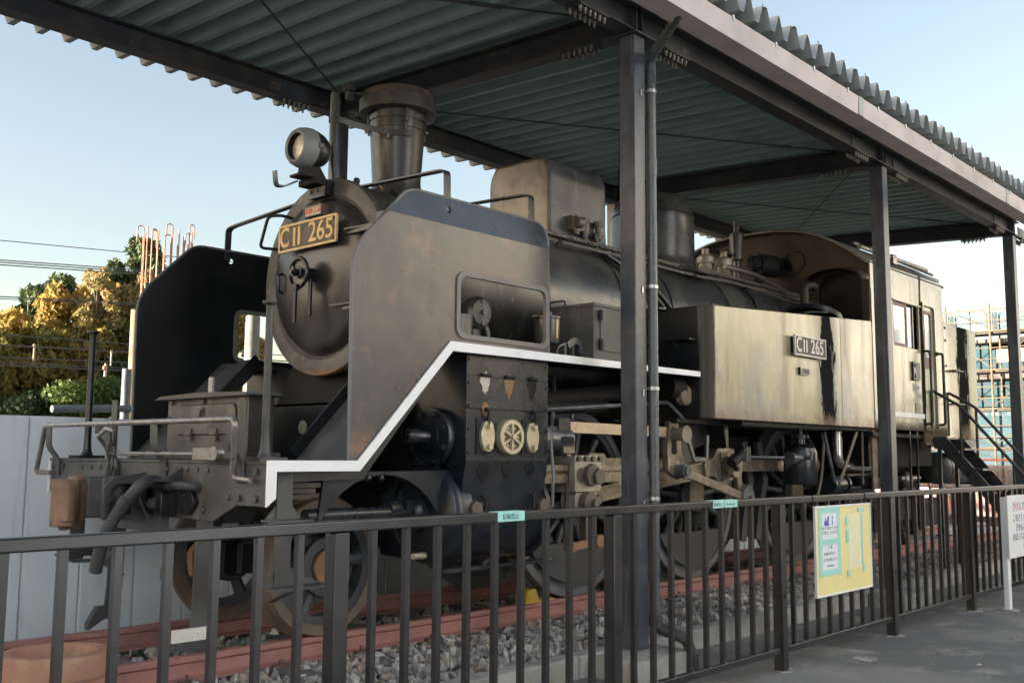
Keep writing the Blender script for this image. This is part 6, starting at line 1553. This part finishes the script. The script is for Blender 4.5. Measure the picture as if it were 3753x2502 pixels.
# ------------------------------------------------------------------ cab and bunker
sidepoly = [(2.423, 1.465), (2.423, 3.315), (4.60, 3.33), (4.60, 1.30), (3.87, 1.30), (3.87, 1.465)]
win1 = round_poly([(3.02, 2.425), (3.80, 2.425), (3.80, 2.94), (3.02, 2.94)], .03, 3)
door_h = round_poly([(3.90, 1.50), (4.27, 1.50), (4.27, 2.98), (3.90, 2.98)], [.0, .0, .06, .06], 4)
for s in SIDES:
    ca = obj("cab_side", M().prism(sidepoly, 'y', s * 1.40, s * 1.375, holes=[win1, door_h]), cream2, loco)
    if s > 0: continue
    obj("window_frame", M().ring([(3.02, 2.425), (3.46, 2.425), (3.46, 2.94), (3.02, 2.94)], [(3.06, 2.465), (3.42, 2.465), (3.42, 2.90), (3.06, 2.90)], 'y', -1.392, -1.372), frm_m, ca)
    obj("window_pane", M().box(3.06, 3.42, -1.383, -1.379, 2.465, 2.90), winglass, ca)
    obj("window_pane", M().box(3.46, 3.64, -1.372, -1.368, 2.44, 2.92), winglass, ca)
    obj("window_post", M().box(3.64, 3.67, -1.385, -1.36, 2.43, 2.935), blk, ca)
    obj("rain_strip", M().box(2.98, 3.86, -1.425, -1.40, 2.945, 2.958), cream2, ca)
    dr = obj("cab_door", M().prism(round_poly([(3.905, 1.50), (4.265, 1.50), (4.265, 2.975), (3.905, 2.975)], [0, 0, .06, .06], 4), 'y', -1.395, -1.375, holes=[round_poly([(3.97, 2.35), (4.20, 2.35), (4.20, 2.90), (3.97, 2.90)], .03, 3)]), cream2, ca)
    obj("door_frame", M().ring(round_poly([(3.945, 2.22), (4.225, 2.22), (4.225, 2.93), (3.945, 2.93)], .03, 3), round_poly([(3.985, 2.36), (4.185, 2.36), (4.185, 2.89), (3.985, 2.89)], .03, 3), 'y', -1.402, -1.394), frm_m, dr)
    obj("door_pane", M().box(3.97, 4.20, -1.387, -1.383, 2.35, 2.90), winglass, dr)
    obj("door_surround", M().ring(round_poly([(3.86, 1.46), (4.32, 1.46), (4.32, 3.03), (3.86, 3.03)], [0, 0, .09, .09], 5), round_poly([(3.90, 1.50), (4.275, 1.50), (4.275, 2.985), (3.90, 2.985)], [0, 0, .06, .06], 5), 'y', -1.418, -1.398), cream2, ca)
    for x in (3.885, 4.30):
        obj("door_handrail", M().tube(fillet([(x, -1.41, 2.42), (x, -1.49, 2.42), (x, -1.49, 1.55), (x, -1.41, 1.55)], .05, 5), .016, 8).cyl((x, -1.40, 2.42), (x, -1.43, 2.42), .03, n=10), blk, ca)
    obj("depot_plate", M().box(3.515, 3.61, -1.425, -1.401, 2.05, 2.27), soot, ca)
    dp2 = obj("depot_plate", M().box(3.62, 3.72, -1.425, -1.401, 2.055, 2.265), mat("depot_grey", (.20, .20, .20), .5), ca)
    text("lettering", "名", .085, (3.565, -1.4265, 2.16), FACE_Y, plate_s, ca, .001, 'CENTER', .001)
    obj("depot_border", M().ring([(3.522, 2.06), (3.604, 2.06), (3.604, 2.26), (3.522, 2.26)], [(3.53, 2.068), (3.596, 2.068), (3.596, 2.252), (3.53, 2.252)], 'y', -1.427, -1.425), plate_s, ca)
    obj("allocation_plate", M().box(3.63, 3.71, -1.408, -1.401, 1.90, 2.025).box(3.545, 3.60, -1.406, -1.401, 1.92, 2.02), mat("plate_pale", (.55, .57, .56), .5), ca)
    text("lettering", "上田", .05, (3.67, -1.4095, 1.965), FACE_Y, ink, ca, .0008, 'CENTER', 0, .8)
    text("lettering", "S", .075, (3.572, -1.4075, 1.968), FACE_Y, ink, ca, .0008, 'CENTER')
    obj("data_plate", M().box(3.60, 3.74, -1.409, -1.401, 1.66, 1.78), mat("data_grey", (.34, .31, .24), .6), ca)
    obj("white_cab_edge", M().box(2.43, 3.86, -1.412, -1.401, 1.61, 1.665), wht_st, ca)
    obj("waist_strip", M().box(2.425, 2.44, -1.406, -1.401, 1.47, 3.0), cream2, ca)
# roof
def roof_arc(hw, zside, ztop_, r_):
    pts_ = []
    for t in np.linspace(-1, 1, 25):
        y = hw * t
        pts_.append((y, zside + (ztop_ - zside) * (1 - abs(t) ** 2.6)))
    return pts_
arc_o = roof_arc(1.41, 3.30, 3.80, .3); arc_i = [(a * .985, b - .02) for a, b in arc_o]
rfm = M(); n_ = len(arc_o)
vv_ = [(x, a, b) for x in (2.30, 4.68) for a, b in arc_o] + [(x, a, b) for x in (2.30, 4.68) for a, b in arc_i]
ff_ = []
for k in range(n_ - 1):
    ff_ += [(k, k + 1, n_ + k + 1, n_ + k), (2 * n_ + k, 3 * n_ + k, 3 * n_ + k + 1, 2 * n_ + k + 1), (k, 2 * n_ + k, 2 * n_ + k + 1, k + 1), (n_ + k, n_ + k + 1, 3 * n_ + k + 1, 3 * n_ + k)]
ff_ += [(0, n_, 3 * n_, 2 * n_), (n_ - 1, 3 * n_ - 1, 4 * n_ - 1, 2 * n_ - 1)]
rf = obj("cab_roof", rfm.add(vv_, ff_), cabroof, loco)
obj("roof_rail", M().cyl((2.45, -1.28, 3.49), (4.45, -1.28, 3.50), .024, n=10).box(3.3, 3.42, -1.32, -1.24, 3.42, 3.53).cyl((2.7, -1.1, 3.60), (5.15, -1.1, 3.56), .02, n=8), pipe_st, rf)
obj("roof_vent", M().box(3.0, 3.9, -.45, .45, 3.78, 3.86), cabroof, rf, bevel=.02)
# front wall with windows
fw = [(-1.375, 2.4)] + [(a, b) for a, b in arc_i] + [(1.375, 2.4)]
wn_near = round_poly([(-1.30, 2.62), (-.80, 2.62), (-.80, 3.08), (-.88, 3.20), (-1.18, 3.22), (-1.30, 3.12)], .03, 3)
wn_far = [(-a, b) for a, b in reversed(wn_near)]
cf_ = obj("cab_front", M().prism(fw, 'x', 2.44, 2.415, holes=[wn_near, wn_far]), cabfr, loco)
obj("front_glass", M().box(2.426, 2.430, -1.32, -.78, 2.60, 3.25).box(2.426, 2.430, .78, 1.32, 2.60, 3.25), darkglass, cf_)
for y in (-.50, .50):
    pgm = obj("porthole", M().lathe([(.115, -.02), (.14, -.018), (.14, .0), (.115, .0)], (2.415, y, 3.395), 'x', 28, False, False), cabfr, cf_)
    obj("porthole_glass", M().cyl((2.406, y, 3.395), (2.413, y, 3.395), .118, n=24), darkglass, pgm)
vz = M(); ang_ = np.linspace(R(200), R(340), 12)
vsn = []
vis = [(-1.05 + .36 * math.cos(t), 3.10 - .17 * math.sin(t)) for t in np.linspace(R(180), R(360), 14)]
vv_ = [(2.414, a, b) for a, b in vis] + [(2.18, a, b - .035) for a, b in vis]
vz.add(vv_, [(k, k + 1, 14 + k + 1, 14 + k) for k in range(13)])
vo = obj("window_visor", vz, cabfr, cf_)
sm_ = vo.modifiers.new("thick", 'SOLIDIFY'); sm_.thickness = .008
if 0: obj("front_arch_bead", M().tube([(2.405, a * .80, 3.30 + (b - 3.30) * .80) for a, b in arc_o], .014, 8), cabfr, cf_)
obj("cab_floor", M().box(2.44, 4.6, -1.37, 1.37, 1.38, 1.42), soot, loco)
obj("cab_backplate", M().box(4.56, 4.60, -1.37, 1.37, 1.42, 2.9).box(2.5, 2.9, -.7, .7, 1.42, 2.9), soot, loco)
obj("boiler_backhead", M().cyl((2.44, 0, ZB), (2.75, 0, ZB), .68, n=32), soot, loco)
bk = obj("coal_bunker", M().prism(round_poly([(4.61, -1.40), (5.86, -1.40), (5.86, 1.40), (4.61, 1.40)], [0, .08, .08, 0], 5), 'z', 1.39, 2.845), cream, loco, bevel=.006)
obj("bunker_top", M().box(4.69, 5.16, -1.12, 1.12, 2.85, 3.44).box(4.66, 5.22, -1.16, 1.16, 3.44, 3.50).box(4.69, 5.25, -1.14, 1.14, 3.20, 3.23), cabroof, bk)
obj("bunker_step", M().box(4.72, 5.0, -1.50, -1.40, 2.24, 2.252).box(4.72, 5.0, -1.50, -1.40, 1.82, 1.832), blk, bk)
bl3 = M()
for z in (2.78, 2.62, 2.3): bl3.rivet((4.66, -1.40, z), (0, -1, 0), .018)
obj("bunker_bolts", bl3, blk, bk)
# ------------------------------------------------------------------ under the tank and cab
obj("tank_bracket", M().box(-.35, 2.4, -1.36, -.6, 1.43, 1.464), soot, loco)
rs = obj("air_reservoir", M().lathe([(0, .865), (.155, .87), (.17, .89), (.17, 1.20), (.155, 1.24), (.10, 1.27), (.05, 1.28), (.05, 1.34), (.09, 1.345), (.09, 1.37), (.03, 1.375), (.03, 1.45)], (1.36, -1.05, 0), 'z', 32, False, False), case_m, loco)
obj("reservoir_valve", M().cyl((1.05, -1.12, 1.135), (1.20, -1.12, 1.135), .05, n=14).cyl((.98, -1.12, 1.135), (1.02, -1.12, 1.135), .065, n=14).cyl((1.18, -1.20, 1.14), (1.18, -1.26, 1.14), .02, n=8), gsteel, rs)
obj("drain_tube", M().tube(fillet([(1.52, -1.22, 1.40), (1.55, -1.22, 1.30), (1.48, -1.22, .95), (1.30, -1.22, .62), (1.28, -1.22, .50)], .08, 4), .016, 8), rod_d, loco)
obj("feed_pipe", M().tube(fillet([(-.05, -.95, 1.12), (.35, -.95, 1.14), (.9, -1.10, 1.135)], .05, 4), .022, 8).cyl((.32, -1.0, 1.10), (.32, -1.0, 1.24), .06, n=12).tube(fillet([(-.1, -.8, 1.05), (-.05, -.8, 1.36), (.1, -.8, 1.40)], .05, 4), .016, 8), case_m, loco)
obj("stay_rod", M().cyl((1.39, -1.30, 1.40), (1.61, -1.30, .885), .018, n=8), gsteel, loco)
obj("stay_rod", M().bar((2.20, -1.30, 1.455), (1.71, -1.30, .87), .045, .016, (0, 1, 0)), rod_d, loco)
obj("stay_rod", M().cyl((2.36, -1.28, 1.455), (2.34, -1.28, .86), .012, n=6), rod_d, loco)
obj("rust_post", M().box(2.55, 2.68, -1.31, -1.29, .80, 1.46), mat("post_rust", (.20, .13, .085), .7, var=((.12, .085, .06), 8, .4, .62)), loco)
obj("silver_pipe", M().tube(fillet([(2.30, -1.02, 1.46), (2.30, -1.02, 1.10), (2.45, -1.02, 1.045), (3.10, -1.02, 1.045)], .09, 6), .055, 16), silver, loco)
obj("lever_gear", M().cyl((1.72, -1.18, .86), (2.0, -1.18, .86), .09, n=18).cyl((2.02, -1.18, .86), (2.06, -1.18, .86), .105, n=18).cyl((2.1, -1.18, .82), (2.5, -1.18, .82), .018, n=8).lathe([(0, .80), (.16, .80), (.17, .83), (.17, .92), (.10, .94), (0, .94)], (2.75, -1.12, 0), 'z', 22), case_d, loco)
obj("lever_plate", M().bar((2.05, -1.2, .96), (2.62, -1.2, .965), .10, .012), rod_d, loco)
obj("injector", M().ball((4.02, -1.10, .885), .10, 14, (1, .8, 1)).cyl((3.8, -1.1, .9), (4.4, -1.1, .9), .035, n=10).cyl((3.86, -1.12, 1.10), (3.86, -1.12, 1.28), .03, n=8).ball((3.86, -1.14, 1.23), .05, 10), pipe_st, loco)
obj("cab_step", M().box(3.50, 3.53, -1.36, -1.34, .30, 1.46).box(3.72, 3.75, -1.36, -1.34, .30, 1.46).box(3.45, 3.80, -1.42, -1.22, .30, .315).box(3.45, 3.80, -1.42, -1.22, .72, .735), blk, loco)
at = obj("air_tank", M().lathe([(0, 0), (.12, .01), (.18, .05), (.20, .10), (.20, 1.35), (.18, 1.40), (.12, 1.44), (0, 1.45)], (4.85, -1.12, 1.02), 'x', 32), mat("air_tank_grey", (.12, .125, .12), .35, var=((.09, .09, .088), 4, .4, .66)), loco)
obj("tank_strap", M().lathe([(.203, -.02), (.207, -.02), (.207, .02), (.203, .02)], (5.0, -1.12, 1.02), 'x', 32, False, False).lathe([(.203, -.02), (.207, -.02), (.207, .02), (.203, .02)], (6.0, -1.12, 1.02), 'x', 32, False, False), blk, at)
obj("tank_label", M().box(5.35, 5.52, -1.328, -1.322, .93, 1.07), plate_s, at)
obj("tank_pipe", M().tube(fillet([(4.88, -1.30, 1.20), (5.55, -1.30, 1.20), (5.6, -1.30, 1.26), (4.92, -1.30, 1.30), (4.85, -1.3, 1.25)], .04, 4), .03, 10), gsteel, at)
obj("trailing_truck", M().box(3.5, 5.9, -.80, -.74, .36, .62).box(3.6, 4.3, -.86, -.74, .26, .55).box(5.1, 5.8, -.86, -.74, .26, .55).box(3.5, 5.9, .74, .80, .36, .62), soot, loco)
obj("rear_beam", M().box(6.05, 6.09, -1.30, 1.30, .80, 1.15).box(4.6, 6.08, -1.3, 1.3, 1.30, 1.38), blk, loco)
obj("cab_under", M().box(2.7, 4.6, -1.2, 1.2, 1.05, 1.38).box(2.6, 3.3, -.95, .95, .55, 1.05), soot, loco)
obj("ash_pan", M().prism([(.5, .30), (1.7, .30), (1.9, .85), (.3, .85)], 'y', -.42, .42), soot, loco)
obj("far_beam_stiff", M().box(-2.6, 3.0, .9, .95, .55, 1.4), soot, loco)

# ------------------------------------------------------------------ pieces that stand apart become parts of their own
def explode(o):
    me = o.data; n = len(me.vertices)
    par = list(range(n))
    def find(a):
        while par[a] != a:
            par[a] = par[par[a]]; a = par[a]
        return a
    for e in me.edges:
        a, b = find(e.vertices[0]), find(e.vertices[1])
        if a != b: par[a] = b
    comp = {}
    for i in range(n): comp.setdefault(find(i), []).append(i)
    co = np.empty(n * 3); me.vertices.foreach_get("co", co); co = co.reshape(-1, 3)
    boxes = [[co[v].min(0), co[v].max(0), set(v)] for v in comp.values()]
    merged = True
    while merged:
        merged = False
        for i in range(len(boxes)):
            for j in range(i + 1, len(boxes)):
                if (boxes[i][0] - .004 <= boxes[j][1]).all() and (boxes[j][0] - .004 <= boxes[i][1]).all():
                    boxes[i] = [np.minimum(boxes[i][0], boxes[j][0]), np.maximum(boxes[i][1], boxes[j][1]), boxes[i][2] | boxes[j][2]]
                    boxes.pop(j); merged = True; break
            if merged: break
    if len(boxes) < 2: return
    base = o.name.split('.')[0]
    faces = [(tuple(p.vertices), p.material_index) for p in me.polygons]
    for k, (lo, hi, vs_) in enumerate(boxes):
        idx = sorted(vs_); mp = {a: b for b, a in enumerate(idx)}
        ff = [(tuple(mp[q] for q in f), m_) for f, m_ in faces if f[0] in vs_]
        m2 = bpy.data.meshes.new(base); m2.from_pydata([tuple(co[a]) for a in idx], [], [f for f, _ in ff]); m2.update()
        for mm in me.materials: m2.materials.append(mm)
        m2.polygons.foreach_set("material_index", [m_ for _, m_ in ff])
        m2.polygons.foreach_set("use_smooth", [True] * len(m2.polygons)); m2.set_sharp_from_angle(angle=R(38))
        if k == 0: o.data = m2
        else:
            c = o.copy(); c.data = m2; COL.objects.link(c)
bpy.context.view_layer.update()
for o in [q for q in bpy.data.objects if q.type == 'MESH' and q.parent is not None]:
    if o.get('kind') == 'stuff' or o.name.split('.')[0] in ('crown', 'trunk', 'lettering', 'stone', 'roof_panel', 'bolt', 'post', 'bar', 'sleeper', 'rail_clip', 'panel', 'gutter_hook', 'edge_beam', 'cross_beam', 'spokes', 'printed_drawing', 'deflector_stay', 'boiler_band'): continue
    if o.data.users > 1 or o.children: continue
    if len(o.data.vertices) < 4000: explode(o)
